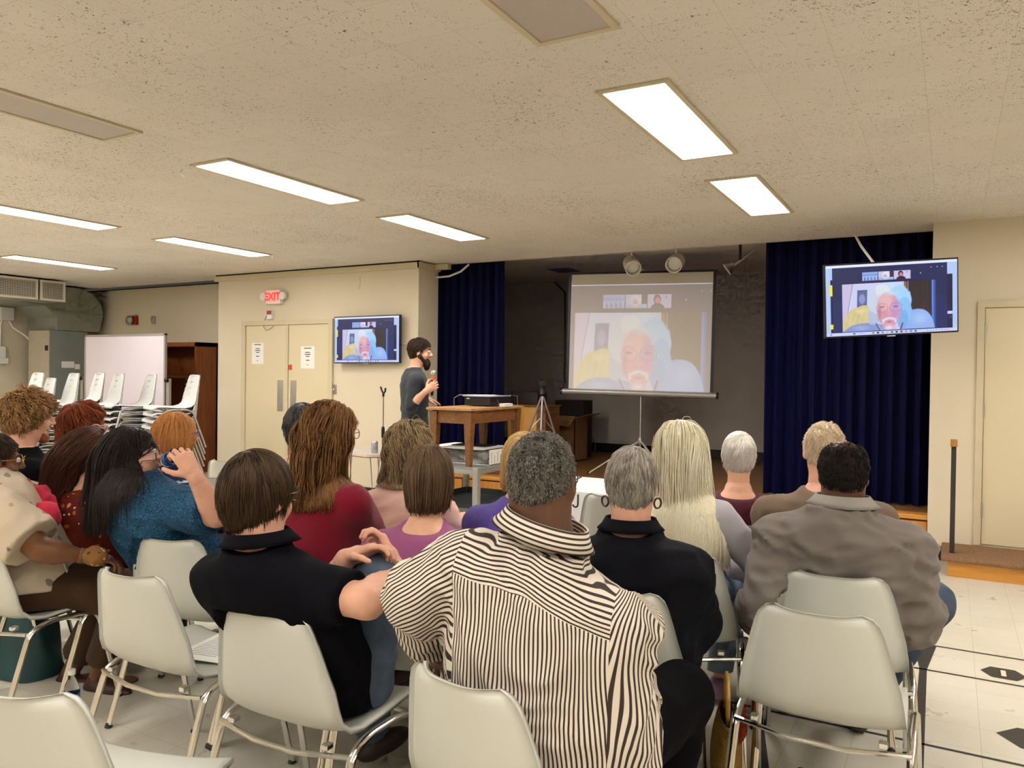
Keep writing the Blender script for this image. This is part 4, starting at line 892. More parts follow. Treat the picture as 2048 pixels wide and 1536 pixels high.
def wob(P, f, seed, oct=2):
    rs = np.random.RandomState(seed); s = 0; a = 1; tot = 0
    for o in range(oct):
        for k in range(3):
            v = rs.normal(size=3); v /= np.linalg.norm(v); s = s+a*np.sin(P @ v*f*(1+.35*k)+rs.uniform(0, 6.28)); tot += a*.8
        a *= .5; f *= 2
    return s/tot
def folds(P, f, seed, dirv=(0, 0, 1), stretch=3.0):      # cloth folds: ridges running across dirv
    d = nrm(dirv); Q = P+(P @ d)[:, None]*d*(stretch-1)
    w_ = wob(P, f*.6, seed+7, 1)
    v = wob(Q+(.05*w_)[:, None], f, seed, 1); return 1-np.abs(v)*1.6
def nets(fn, lo, hi, h):
    lo = np.asarray(lo, float); hi = np.asarray(hi, float); n = np.maximum(((hi-lo)/h).astype(int)+2, 6); n = ((n+3)//4)*4
    q = n//4; g = [lo[k]+h*4*(np.arange(q[k])+.5)-h*.5 for k in range(3)]
    X = np.stack(np.meshgrid(*g, indexing='ij'), -1).reshape(-1, 3); D = fn(X).reshape(q)
    m = np.abs(D) < h*4*1.9
    M = m.repeat(4, 0).repeat(4, 1).repeat(4, 2); V = np.where(D < 0, -1., 1.).repeat(4, 0).repeat(4, 1).repeat(4, 2)
    ix = np.argwhere(M)
    if not len(ix): return np.zeros((0, 3)), np.zeros((0, 4), int)
    V[M] = fn(lo+ix*h)
    V[0] = V[-1] = 1; V[:, 0] = V[:, -1] = 1; V[:, :, 0] = V[:, :, -1] = 1
    I = V < 0; c = [(i, j, k) for i in (0, 1) for j in (0, 1) for k in (0, 1)]; s = tuple(np.array(V.shape)-1)
    cnt = sum(I[i:i+s[0], j:j+s[1], k:k+s[2]].astype(np.int8) for i, j, k in c); act = (cnt > 0) & (cnt < 8)
    A = np.argwhere(act); idx = -np.ones(s, int); idx[act] = np.arange(len(A))
    vals = np.stack([V[A[:, 0]+i, A[:, 1]+j, A[:, 2]+k] for i, j, k in c], 1); C8 = np.array(c, float)
    S = np.zeros((len(A), 3)); N = np.zeros(len(A))
    for a in range(8):
        for b in range(a+1, 8):
            if np.abs(C8[a]-C8[b]).sum() != 1: continue
            va, vb = vals[:, a], vals[:, b]; x = (va < 0) != (vb < 0); t = np.where(x, va/np.where(va == vb, 1, va-vb), 0)
            S += np.where(x[:, None], C8[a]+t[:, None]*(C8[b]-C8[a]), 0); N += x
    pts = lo+(A+S/N[:, None])*h; F = []
    for ax in range(3):
        o = [k for k in range(3) if k != ax]; sl0 = [slice(1, s[k]) for k in range(3)]; sl0[ax] = slice(0, s[ax])
        sl1 = list(sl0); sl1[ax] = slice(1, s[ax]+1)
        I0 = I[tuple(sl0)]; I1 = I[tuple(sl1)]; E = np.argwhere(I0 != I1)
        if not len(E): continue
        sg = I0[tuple(E.T)]; b = E.copy(); b[:, o[0]] += 1; b[:, o[1]] += 1
        def cell(d0, d1): q_ = b.copy(); q_[:, o[0]] -= d0; q_[:, o[1]] -= d1; return idx[tuple(q_.T)]
        Q = np.stack([cell(0, 0), cell(1, 0), cell(1, 1), cell(0, 1)], 1)
        flip = sg if ax != 1 else ~sg; Q[~flip] = Q[~flip][:, ::-1]; F.append(Q)
    F = np.concatenate(F); F = F[(F >= 0).all(1)]; return pts, F
def npmesh(name, parts, m, parent, attrs=None, label=None, tri=False):
    V = np.concatenate([p[0] for p in parts]); off = np.cumsum([0]+[len(p[0]) for p in parts[:-1]]); F = np.concatenate([p[1]+o for p, o in zip(parts, off)])
    k = F.shape[1]; me = bpy.data.meshes.new(name); me.vertices.add(len(V)); me.vertices.foreach_set('co', V.ravel()); me.loops.add(F.size)
    me.loops.foreach_set('vertex_index', F.ravel().astype(np.int32)); me.polygons.add(len(F)); me.polygons.foreach_set('loop_start', np.arange(0, F.size, k))
    me.polygons.foreach_set('loop_total', np.full(len(F), k)); me.update()
    for nm, arr in (attrs or {}).items():
        a = me.attributes.new(nm, 'FLOAT', 'POINT'); a.data.foreach_set('value', np.asarray(arr, np.float32))
    return link(name, me, m, parent, 'full', label)

# ------------------------------------------------------------ materials for people
def skin_mat(name, c, c2=None):
    if name in MATS: return MATS[name]
    t = NT(name); t.set(.5, 0, .35); d = tuple(x*.86 for x in c[:3])+(1,)
    t.col(t.ramp(t.noise(t.obj(), 22, 4), [(.3, d), (.7, c)])); t.b.inputs['Sheen Weight'].default_value = .05
    t.bump(t.noise(t.obj(), 260, 2), .12, .002); MATS[name] = t.m; return t.m
def hair_mat(name, dark, light, rough=.42):
    if name in MATS: return MATS[name]
    t = NT(name); t.set(rough, 0, .35); t.col(t.ramp(t.attr('hv'), [(.0, dark), (1., light)])); t.b.inputs['Specular IOR Level'].default_value = .18; t.b.inputs['Roughness'].default_value = .55; MATS[name] = t.m; return t.m
def cloth(name, c, var=.12, scale=7, rough=.85, weave=420, sheen=.1): return mk(name, c, rough, 0, .2, var, scale, .25, weave, sheen=sheen)
def m_pin():
    t = NT('pinstripe_cotton'); t.set(.8, 0, .2); sel = lambda m, a, b: t.math('ADD', t.math('MULTIPLY', m, b), t.math('MULTIPLY', t.math('SUBTRACT', 1, m), a))
    my = t.math('GREATER_THAN', t.attr('my'), 0); ms = t.math('GREATER_THAN', t.attr('ms'), 0); v = sel(ms, sel(my, t.attr('su'), t.attr('sy')), t.attr('ss'))
    s = t.math('SINE', t.math('MULTIPLY', v, 2*math.pi/.0091))
    t.col(t.ramp(t.math('ADD', t.math('MULTIPLY', s, .5), .5), [(.30, rgb(58, 48, 46)), (.46, rgb(216, 204, 188))])); return t.m
def m_bands(name, a, b, per, duty):
    t = NT(name); t.set(.85, 0, .2); s = t.math('FRACT', t.math('MULTIPLY', t.attr('su'), 1/per)); t.col(t.mix(t.math('GREATER_THAN', s, duty), a, b)); return t.m
def m_print(name, base, blobs, base2=None):
    t = NT(name); t.set(.85, 0, .2); v = t.obj(); c = t.ramp(t.noise(v, 5, 3), [(.35, base), (.65, base2 or base)])
    for (col, sc_, th, wf) in blobs:
        wv = t.n('ShaderNodeVectorMath', operation='ADD'); t.l(t.mapping(loc=(wf, wf*2, 0)), wv.inputs[0])
        nz = t.n('ShaderNodeTexNoise'); nz.inputs['Scale'].default_value = sc_*1.2; t.l(v, nz.inputs['Vector'])
        sm = t.n('ShaderNodeVectorMath', operation='SCALE'); t.l(nz.outputs['Color'], sm.inputs[0]); sm.inputs['Scale'].default_value = .55/sc_; t.l(sm.outputs[0], wv.inputs[1])
        d = t.voro(wv.outputs[0], sc_); c = t.mix(t.math('LESS_THAN', d, th), c, col)
    t.col(c); t.bump(t.noise(v, 60, 2), .2, .003); return t.m
def m_denim(name, a, b):
    t = NT(name); t.set(.85, 0, .2); n = t.noise(t.obj(), 6, 4); t.col(t.ramp(n, [(.3, a), (.72, b)])); t.bump(t.noise(t.mapping((300, 300, 60)), 1, 2), .3, .002); return t.m
GLASSF = mk('thin_metal_frames', rgb(70, 60, 66), .3, .6, var=0); EYEW = mk('eye_white', rgb(232, 228, 220), .2, var=0); EYED = mk('eye_iris', rgb(38, 28, 22), .15, var=0)
GOLDF = mk('gold_frames', rgb(214, 170, 90), .25, 1, var=0)

# ------------------------------------------------------------ a person
def euler(y, p, r): return np.array(Matrix.Rotation(R(y), 3, 'Z') @ Matrix.Rotation(R(p), 3, 'X') @ Matrix.Rotation(R(r), 3, 'Y'))
def ik(S, W, L1, L2, hint):
    S = np.array(S, float); W = np.array(W, float); d = W-S; L = np.linalg.norm(d); d /= L
    if L > (L1+L2)*.995: W = S+d*(L1+L2)*.995; L = (L1+L2)*.995
    a = (L1*L1-L2*L2+L*L)/(2*L); h = math.sqrt(max(L1*L1-a*a, 1e-6)); hv = np.array(hint, float); hv = nrm(hv-d*(hv @ d)); return S+d*a+hv*h, W
def hand_prims(W, d, n, s=1.0, curl=(.5, .5, .55, .6), side=1, thumb=.7, splay=.06):
    """cones of a hand: W wrist, d along the hand, n out of the back of the hand, side +1 right hand"""
    d = nrm(d); n = nrm(np.array(n)-d*np.dot(n, d)); l = np.cross(d, n)*side     # towards the thumb
    W = np.array(W, float); out = []
    def T(f, lt, up): return W+s*(d*f+l*lt+n*up)
    out += [('c', T(-.01, 0, 0), T(.03, .0, 0), .026*s, .028*s), ('c', T(.025, .018, 0), T(.082, .028, .002), .017*s, .0125*s), ('c', T(.025, 0, 0), T(.088, .009, .004), .017*s, .0125*s),
            ('c', T(.025, -.010, 0), T(.086, -.011, .003), .016*s, .012*s), ('c', T(.022, -.018, 0), T(.078, -.029, 0), .014*s, .011*s)]
    for k, (lt, f, L, r) in enumerate(((.030, .084, .072, .0088), (.010, .09, .080, .009), (-.011, .087, .074, .0086), (-.030, .079, .058, .0076))):
        p = T(f, lt, .001); a = curl[k]*.55; dirv = nrm(d+l*(splay*(1.5-k))); ph = (.45, .31, .24)
        for j in range(3):
            dj = nrm(dirv*math.cos(a)-n*math.sin(a)); q = p+dj*L*ph[j]*s; out.append(('f', p, q, r*s*(1-.08*j), r*s*(1-.08*(j+1)))); p = q; a += curl[k]*(.95, 1.0)[min(j, 1)]
    p = T(.018, .022, -.006); a1 = nrm(d*.55+l*.75-n*.25); q = p+a1*.042*s; out.append(('c', p, q, .014*s, .011*s)); a2 = nrm(d*.8+l*.45-n*(.2+thumb*.5)); r2 = q+a2*.032*s; out.append(('f', q, r2, .011*s, .0095*s))
    a3 = nrm(d*.85+l*.1-n*(.2+thumb)); out.append(('f', r2, r2+a3*.026*s, .0095*s, .008*s)); return out
def hand_field(P, prims):
    f = None; g = None
    for (k, a, b, ra, rb) in prims:
        v = cone(P, a, b, ra, rb)
        if k == 'c': f = v if f is None else smin(f, v, .012)
    fing = [v for v in prims if v[0] == 'f']; d = f
    for (k, a, b, ra, rb) in fing: d = smin(d, cone(P, a, b, ra, rb), .0035)
    return d
def head_field(P, H):
    s = H['s']; Q = (P-H['c']) @ H['A']/s; x = np.abs(Q[:, 0]); S = np.stack([x, Q[:, 1], Q[:, 2]], 1); fw = H.get('fat', 0)
    d = ell(Q, (0, -.012, .026), (.074, .096, .090)); d = smin(d, ell(Q, (0, .028, -.03), (.060+fw*.6, .062, .084)), .02)
    d = smin(d, cone(S, (.018, -.005, -.055), (.008, .054, -.094), .044+fw, .022+fw*.5), .02); d = smin(d, ell(Q, (0, .070, -.100), (.018, .016, .015)), .014)
    d = smin(d, ell(S, (.036, .052, -.032), (.024+fw*.5, .028, .026)), .014); d = smin(d, cone(S, (0, .080, .024), (.036, .070, .026), .011, .010), .010)
    d = smax(d, -ell(S, (.032, .094, .007), (.016, .017, .010)), .008); d = smin(d, cone(Q, (0, .084, .016), (0, .108, -.024), .006, .0115), .010); d = smin(d, ell(S, (.011, .096, -.028), (.009, .010, .007)), .006)
    d = smin(d, ell(Q, (0, .088, -.053), (.021, .011, .005)), .004); d = smin(d, ell(Q, (0, .087, -.063), (.019, .011, .0055)), .004)
    d = smin(d, ell(S, (.076, -.006, -.008), (.009, .019, .031), np.array(Matrix.Rotation(R(-12), 3, 'X') @ Matrix.Rotation(R(-18), 3, 'Z'))), .006); d = smax(d, -ell(S, (.087, -.002, -.004), (.007, .010, .016)), .005)
    d = d*s; nk = H['neck']; return smin(d, cone(P, H['c']+H['A'] @ np.array([0, -.022, -.05])*s, nk, H['nr'], H['nr']*1.08), .025)
def hair_zline(y, kind, nape=-.092):
    return np.maximum(_zline(y, kind), nape)
def _zline(y, kind):
    if kind == 'bald': return np.interp(y, [-.11, -.05, -.03, 0, .02, .045, .1], [-.085, -.07, -.02, .0, .01, .04, .3])
    return np.interp(y, [-.12, -.05, -.03, -.005, .02, .045, .075, .10], [-.092, -.082, -.045, -.012, .004, .030, .062, .078])
def strands(H, st, rs, torso=None):
    """tapered hair strands grown from the scalp, combed by a flow away from the crown and pulled down"""
    n = st['n']; L = st['len']; k = st.get('seg', 8); A = H['A']; s = H['s']; cr = np.array(st.get('crown', (0, -.05, .11)))
    u = rs.uniform(size=(n*3, 2)); th = u[:, 0]*2*math.pi; ph = np.arccos(np.clip(1-u[:, 1]*1.75, -1, 1))
    D = np.stack([np.sin(ph)*np.cos(th), np.sin(ph)*np.sin(th), np.cos(ph)], 1); rr = np.array([.079, .101, .095]); c0 = np.array([0, -.012, .026]); P = c0+D*rr
    kind = st.get('line', 'full'); ok = P[:, 2] > hair_zline(P[:, 1], kind, st.get('nape', -.092))+.004
    if kind == 'bald': ok &= ~((np.hypot(P[:, 0]/.062, (P[:, 1]-.02)/.085) < 1) & (P[:, 2] > .06))
    if 'thin' in st: ok &= ~((np.hypot(P[:, 0]-st['thin'][0], P[:, 1]-st['thin'][1]) < st['thin'][2]) & (P[:, 2] > .05) & (rs.uniform(size=len(P)) < .8))
    P = P[ok][:n]; n = len(P); grav = A.T @ np.array([0, 0, -1.0]); zend = st.get('zend', -9); lens = L*rs.uniform(.75, 1.1, n); hv = rs.uniform(0, 1, n)**st.get('hvp', 1.0)
    ctr = np.array([0, -.012, -.01]); er = np.array(st.get('shell', (.0775, .0995, .118) if L < .1 else (.084, .106, .125))); cid = np.floor(P/st.get('clump', .016)).astype(int) @ np.array([73, 179, 283]) % 997; rc = np.random.RandomState(9); ph1 = rc.uniform(0, 6.28, 997)[cid]+rs.normal(size=n)*.35; amp = st.get('curl', .0); fr = st.get('freq', 60); lift = st.get('lift', .004)
    d = nrm_rows(P-cr+rs.normal(size=(n, 3))*.01); nm = nrm_rows((P-c0)/rr**2); d = nrm_rows(d-nm*(d*nm).sum(1)[:, None]+nm*st.get('stand', .2)); pts = [P.copy()]; alive = np.ones(n)
    live = [alive.copy()]; step = lens/k; g0 = st.get('grav', .35); side = st.get('back', .8); clump = (rs.normal(size=(n, 3))*.4+rc.normal(size=(997, 3))[cid]*.9)*st.get('mess', .12); hv = np.clip(hv*.7+.3*rc.uniform(0, 1, 997)[cid], 0, 1); q = P.copy()
    for i in range(k):
        t = (i+1)/k; nm = nrm_rows((q-c0)/rr**2)
        fl = q-cr; fl = fl-nm*(fl*nm).sum(1)[:, None]; fl = nrm_rows(fl); fr_ = np.clip((q[:, 1]-.01)/.05, 0, 1)*np.clip((.06-q[:, 2])/.03, 0, 1)*side
        fl = fl+np.stack([np.sign(q[:, 0])*fr_*.5, -fr_*1.5, 0*fr_], 1)+np.array(st.get('comb', (0, 0, 0)))
        hg_ = np.clip((q[:, 2]+st.get('fall', .05))/.07, 0, 1)[:, None]*.45 if L > .1 else .45
        d = nrm_rows(d*.55+fl*hg_+grav*g0*t*2+clump); q = q+d*step[:, None]
        if 'tuck' in st: lim = st['tuck']+np.clip((q[:, 2]-.02)/.06, 0, 1)*.12; q[:, 1] = np.minimum(q[:, 1], np.maximum(lim, -.2))
        if 'gather' in st: q[:, 0] *= 1-st['gather']*np.clip((-.01-q[:, 2])/.06, 0, 1)*(q[:, 2] > -.2)
        if amp: w_ = ph1+fr*t*lens; e1 = np.cross(d, nm); q = q+(e1*np.cos(w_)[:, None]+nm*np.sin(w_)[:, None])*amp
        th0 = st.get('cap', .008); dq = smin(ell(q, c0, (.074+th0, .096+th0, .090+th0)), ell(q, (0, -.035, -.02), (.062+th0*.8, .062+th0*.6, .07)), .02); q = np.where((dq < .002)[:, None] & (q[:, 2] > -.10)[:, None], q+nrm_rows((q-c0)*[1, 1, .6])*(.002-dq)[:, None], q)
        r_ = (q-ctr)/(er+lift); kk = np.sqrt((r_**2).sum(1)); inside = (kk < 1) & (q[:, 2] > -.13) & (L > .1); q = np.where(inside[:, None], ctr+(q-ctr)/np.maximum(kk, .3)[:, None], q)
        if torso is not None:
            wq = q*s @ A.T+H['c']; dd = torso(wq)-.012; m = dd < 0
            if m.any():
                e = .01; gx = np.stack([torso(wq[m]+np.eye(3)[a]*e)-torso(wq[m]-np.eye(3)[a]*e) for a in range(3)], 1); gx = nrm_rows(gx); wq[m] -= gx*dd[m][:, None]; q = (wq-H['c']) @ A/s
        alive = alive*(q[:, 2] > zend+rs.normal(size=n)*.008); pts.append(q.copy()); live.append(alive.copy())
    X = np.stack(pts, 1)*s; X = X @ A.T+H['c']; Lv = np.stack(live, 1); w0 = st.get('w', .0014)*s
    prof = np.interp(np.linspace(0, 1, k+1), [0, .15, .7, 1], [.6, 1, .8, .12])[None]*w0*rs.uniform(.6, 1.4, n)[:, None]; prof = prof*Lv+.00001
    # hold dead points at the last live one
    for i in range(1, k+1): dead = Lv[:, i] < .5; X[dead, i] = X[dead, i-1]+[0, 0, -.0004]
    T = np.gradient(X, axis=1); T /= np.linalg.norm(T, axis=2, keepdims=True)+1e-9; up = nrm_rows(X[:, 0]-H['c'])[:, None]+0*T; e1 = np.cross(T, up); e1 /= np.linalg.norm(e1, axis=2, keepdims=True)+1e-9; e2 = np.cross(T, e1)
    ring = np.stack([X+prof[..., None]*(math.cos(a)*e1*1.3+math.sin(a)*e2*.8) for a in (0.5, 2.6, 4.7)], 2)            # n,k+1,3,3
    V = ring.reshape(-1, 3); b = (np.arange(n)*(k+1)*3)[:, None, None]+(np.arange(k)*3)[None, :, None]; j = np.arange(3)[None, None]; j2 = (j+1) % 3
    F = np.stack([b+j, b+j2, b+3+j2, b+3+j], -1).reshape(-1, 4); return V, F, np.repeat(hv, (k+1)*3)
def nrm_rows(v): return v/(np.linalg.norm(v, axis=1, keepdims=True)+1e-9)
SHOE = mk('dark_shoe_leather', rgb(52, 40, 34), .5); 
def collar(P0, axis_up, fwd, r, h, m, parent, flare=.012, back=.03, su=False, name='collar', open_=.5):
    up = nrm(axis_up); f = nrm(np.array(fwd)-up*np.dot(fwd, up)); l = np.cross(f, up); rows = []; n = 40; hv = []
    for i in range(n+1):
        a = -math.pi*(1-open_*.28)+2*math.pi*(1-open_*.28)*i/n; dr = -f*math.cos(a)*1.0+l*math.sin(a); rr = r*(1+.06*math.cos(a)); z0 = .012*math.cos(a)
        e = abs(i/n-.5)*2; fl = flare+.012*e**3; low = h*.8+.02*e**4
        b_ = np.array(P0)+dr*rr; rows.append([b_+up*(z0-.015)-dr*.004, b_+up*(z0+h*.55)-dr*.001, b_+up*(z0+h)+dr*.001, b_+up*(z0+h+.002)+dr*.005, b_+up*(z0+h*.5)+dr*(.008+fl*.5), b_+up*(z0+h-low)+dr*(.012+fl), b_+up*(z0+h-low+.001)+dr*(.009+fl)])
        hv.append([-.006, .55*h, h, h+.004, h+.5*h, h+low, h+low+.002])
    P = np.array(rows); mb = MB().grid(P); o = mb.build(name, m, parent, 'full', fixn=False)
    if su:
        b_ = o.data.attributes.new('my', 'FLOAT', 'POINT'); c_ = o.data.attributes.new('ms', 'FLOAT', 'POINT'); b_.data.foreach_set('value', np.full(len(o.data.vertices), -1, np.float32)); c_.data.foreach_set('value', np.full(len(o.data.vertices), -1, np.float32))
        a = o.data.attributes.new('su', 'FLOAT', 'POINT'); a.data.foreach_set('value', np.array(hv, np.float32).ravel()[:len(o.data.vertices)])
    return o
SEATS = []
def person(sp):
    rs = np.random.RandomState(sp.get('seed', 1)); C_ = dp(*sp['crown']); yaw = sp['yaw']; Rz = euler(yaw, 0, 0); stand = sp.get('stand', False); s = sp.get('hs', 1.0)
    W0 = sp.get('torso', {}); dep = max(W0.get('hip', (.175, .13))[1], W0.get('waist', (.155, .115))[1])+sp.get('loose', .012)
    if 'cpos' in sp: cp = np.array(sp['cpos']+(0,), float); hip = cp+euler(sp.get('cyaw', yaw), 0, 0) @ np.array([sp.get('cx', 0), dep-.135, 0])
    elif 'hip' in sp: hip = np.array(sp['hip']+(0,), float)
    else: off = Rz @ np.array([sp.get('lx', 0), sp.get('ly', .05), 0]); hip = np.array([C_[0], C_[1], 0])-off
    t = thing('person', sp['label'], 'person', tuple(hip), R(yaw)); loc = lambda p: (np.array(p)-hip) @ Rz
    cr = loc(C_); zc = cr[2]; yr = sp.get('hyaw', yaw)-yaw; A = euler(yr, sp.get('pitch', 0), sp.get('roll', 0)); hc = cr-A @ np.array([0, -.02, .116])*s
    big = sp.get('big', 1.0); zs = sp.get('zs', zc-.315*s); nb = np.array([hc[0]*.85, hc[1]*.9-.035, zs+.045]); nr = sp.get('nr', .056)
    H = dict(c=hc, A=A, s=s, neck=nb, nr=nr, fat=sp.get('fat', 0)); zh = sp.get('zh', .54 if not stand else .95); zb = zh-.10
    sh = sp.get('sh', .165); W = sp.get('torso', dict()); 
    hpw, hpd = W.get('hip', (.175, .13)); ww, wd = W.get('waist', (.155, .115)); cw, cd_ = W.get('chest', (.165, .12)); by = W.get('belly', 0)
    top = np.array([nb[0], nb[1]-.012]); Lz = zs+.05-zb; slouch = max(sp.get('slouch', -.02), -.025)
    def st_(f, a, b, dy=0): 
        c = top*f; return (c[0], c[1]+dy+slouch*math.sin(math.pi*min(f, 1)), zb+Lz*f, a, b)
    ST_ = [st_(0, hpw*.92, hpd*.9), st_(.14, hpw, hpd, by*.3), st_(.36, ww, wd, by*.8), st_(.58, (ww+cw)/2, (wd+cd_)/2, by*.5), st_(.72, cw, cd_, .0), st_(.83, cw*1.0, cd_*.88, -.005), st_(.905, sh*.78, cd_*.72, -.008), st_(.955, sh*.50, cd_*.56, -.008), st_(1.0, nr*1.25, nr*1.1, -.004)]
    ST_ = np.array(ST_); ua, fa = sp.get('arm', (.285, .25)); ra = sp.get('ra', (.052, .042, .037, .026))
    ys = np.interp(zs-.03, ST_[:, 2], ST_[:, 1]); xs_ = np.interp(zs-.03, ST_[:, 2], ST_[:, 0]); Sh = [np.array([xs_+sd*sh, ys, zs-.008-ra[0]-sp.get('loose', .012)*.6-sd*sp.get('tilt', 0)*sh*.9+sp.get('shz', (0, 0))[0 if sd < 0 else 1]]) for sd in (-1, 1)]
    arms = []; lw = lambda q: loc(dp(*q)) if len(q) == 3 and q[0] > 20 else np.array(q)
    for i, sd in enumerate((-1, 1)):
        Wt = lw(sp.get('wr', {}).get(sd, (sd*.12, .34, zh+.13))); hint = sp.get('elb', {}).get(sd, (sd*.42, -.45, -1)); E_, Wr = ik(Sh[i], Wt, ua, fa, hint)
        if sd in sp.get('el', {}): E_ = lw(sp['el'][sd]); Wr = np.array(Wt, float)
        hd = sp.get('hd', {}).get(sd, None); dd = nrm(Wr-E_) if hd is None else nrm(hd[0]); nn = (0, .2, 1) if hd is None else hd[1]; cu = (.55, .55, .6, .65) if hd is None else hd[2]; th = .5 if hd is None or len(hd) < 4 else hd[3]
        arms.append((Sh[i], E_, Wr, hand_prims(Wr+dd*.012, dd, nn, sp.get('hands', 1.0), cu, -sd, th)))
    # legs
    hw = sp.get('hw', .09); legs = []
    for i, sd in enumerate((-1, 1)):
        if stand: K = (sd*.09, .02, .50); An = (sd*.10, -.02, .09)
        else: K = (sd*.13, .42, zh+.01); An = (sd*.13, .44, .10)
        K, An = sp.get('leg', {}).get(sd, (K, An)); K = lw(K); An = lw(An); legs.append((np.array([sd*hw, .02 if not stand else 0, zh-.02]), np.array(K), np.array(An)))
    rl = sp.get('rl', (.082, .058, .038))
    TI = sp.get('tilt', 0)
    def torso(P): return loft(P, ST_, 2.5, TI)
    def skin(P, hands=True, core=True, clipneck=False):
        d = head_field(P, H)
        if core: d = smin(d, loft(P, ST_*np.array([1, 1, 1, .9, .88]), 2.4, TI), .03)
        for (S_, E_, Wr, hp) in arms:
            d = smin(d, cone(P, S_, E_, ra[0], ra[1]), .03); 
            m = E_+(Wr-E_)*.3; d = smin(d, cone(P, E_, m, ra[1]*.95, ra[2]*1.12), .012); d = smin(d, cone(P, m, Wr, ra[2]*1.12, ra[3]), .01)
            if hands: d = smin(d, hand_field(P, hp), .012)
        for (h_, k_, a_) in legs: d = smin(d, cone(P, h_, k_, rl[0]*.9, rl[1]*.9), .03); d = smin(d, cone(P, k_, a_, rl[1]*.9, rl[2]*.9), .02); d = smin(d, ell(P, a_+[0, .07, -.05], (.04, .11, .035)), .02)
        return d
    alls = [hc, nb]+[q for a in arms for q in a[:3]]+[q for l in legs for q in l]; lo = np.min(alls, 0)-.28; hi = np.max(alls, 0)+.28; lo[2] = max(-.01, lo[2]); hcut = hc+A @ np.array([0, 0, -.11])*s
    fine = sp.get('fine', 1.0); blocks = []
    wrs = [(a[2], nrm(a[2]-a[1]), a[3]) for a in arms]; upn = nrm(hc-nb)
    cpos_ = np.array(sp['cpos']+(0,), float) if 'cpos' in sp else hip+Rz @ np.array([0, .135-dep, 0]); Cz = euler(sp.get('cyaw', yaw), 0, 0)
    def seatclip(P, d):
        if stand: return d
        Q = ((P @ Rz.T+hip)-cpos_) @ Cz; z = Q[:, 2]; x = np.abs(Q[:, 0])
        yb = np.interp(z, [.44, .468, .51, .57, .63, .69, .735, .795], [-.13, -.175, -.20, -.218, -.232, -.245, -.255, -.266])+np.clip(x/.20, 0, 1)**3*.048
        hw_ = np.interp(z, [.44, .57, .69, .795], [.234, .22, .189, .12])+.004
        d = np.where((z < .798) & (z > .42) & (x < hw_) & (Q[:, 1] < -.05), np.maximum(d, yb+.004-Q[:, 1]), d)
        return np.where((z < .452) & (z > .36) & (x < .236) & (Q[:, 1] > -.3) & (Q[:, 1] < .25), np.maximum(d, .450-z), d)
    def body_coarse(P):
        d = skin(P, hands=False); zz = (P-(hc+A @ np.array([0, -.01, -.135])*s)) @ upn; 
        near = np.sqrt(((P-hc)**2).sum(1))-.26*s; d = np.maximum(d, np.minimum(zz, 9)*1.0)
        for (w_, dr, _) in wrs: q = (P-w_) @ dr; rad = np.sqrt(((P-w_)**2).sum(1)); d = np.where(rad < .16, np.maximum(d, q-.0), d)
        return seatclip(P, d+.0)+np.where(P[:, 2] < .80, .004, 0)
    blocks.append(nets(body_coarse, lo, hi, .013))
    def headb(P): zz = (P-(hc+A @ np.array([0, -.01, -.135])*s)) @ upn; return np.maximum(head_field(P, H), -(zz+.03))
    blocks.append(nets(headb, hc-.17*s, hc+.17*s, .0046/fine if sp.get('face', 1) else .007))
    for (w_, dr, hp) in wrs:
        pts_ = np.array([p for q in hp for p in (q[1], q[2])]); 
        def hf(P): 
            i_ = None; d = hand_field(P, hp); d = smin(d, cone(P, w_-dr*.07, w_, ra[3]+.07*(ra[2]*1.12-ra[3])/(.7*fa), ra[3]), .012); return np.maximum(d, -((P-w_) @ dr+.02))
        blocks.append(nets(hf, np.minimum(pts_.min(0), w_)-.05, np.maximum(pts_.max(0), w_)+.05, sp.get('hh', .005)))
    SK = sp['skin']; body = npmesh('body', blocks, SK, t)
    # upper garment
    sl = sp.get('sleeve', .6); loose = sp.get('loose', .012); fa_ = sp.get('fold', .006); sd_ = sp.get('seed', 1)*13; hem = sp.get('hem', zh-.05); sw = sp.get('sw', (1.12, 1.15, 1.2, 1.35))
    def shirt(P):
        d = loft(P, ST_+np.array([0, 0, 0, loose, loose]), 2.4, TI)
        q0 = P @ np.array([0, 0, 1.0])
        fd = fa_*(.55*folds(P, 17, sd_, (.3, 0, 1), 1.6)+.45*folds(P, 31, sd_+3, (0, .3, 1), 1.5)-.35)
        for i, (S_, E_, Wr, hp) in enumerate(arms):
            e = S_+(E_-S_)*min(sl, 1); r1 = ra[0]*sw[0]+loose; r2 = (ra[0]+(ra[1]-ra[0])*min(sl, 1))*sw[1]+loose*(1 if sl >= 1 else 1.3); c_ = cone(P, S_, e, r1, r2)
            ax = nrm(E_-S_)
            if sl < 1: c_ = smax(c_, (P-e) @ ax, .004)
            if sl > 1: f_ = E_+(Wr-E_)*(sl-1); c_ = smin(c_, smax(cone(P, E_, f_, ra[1]*sw[2]+loose, (ra[1]+(ra[3]-ra[1])*(sl-1))*sw[3]+loose), (P-f_) @ nrm(Wr-E_), .004), .012)
            d = smin(d, c_, sp.get('kb', .05))
        d = d-fd
        nkd = (P-(nb+[0, .0, sp.get('nz', .022)])) @ nrm(np.array([TI*.9, sp.get('ntilt', -.35), 1.0])); nkr = np.sqrt(((P[:, :2]-nb[:2])**2).sum(1))-sp.get('nw', .105); d = smax(d, smin(-nkd, nkr, .008)*-1 if False else np.minimum(nkd, -nkr), .006)
        return smax(d, hem-P[:, 2]+(sp['hemf'](P) if 'hemf' in sp else 0), .006)
    _sh0 = shirt
    def shirt(P): return seatclip(P, _sh0(P))
    V, F = nets(shirt, lo, hi, sp.get('hg', .0105)); at = {}
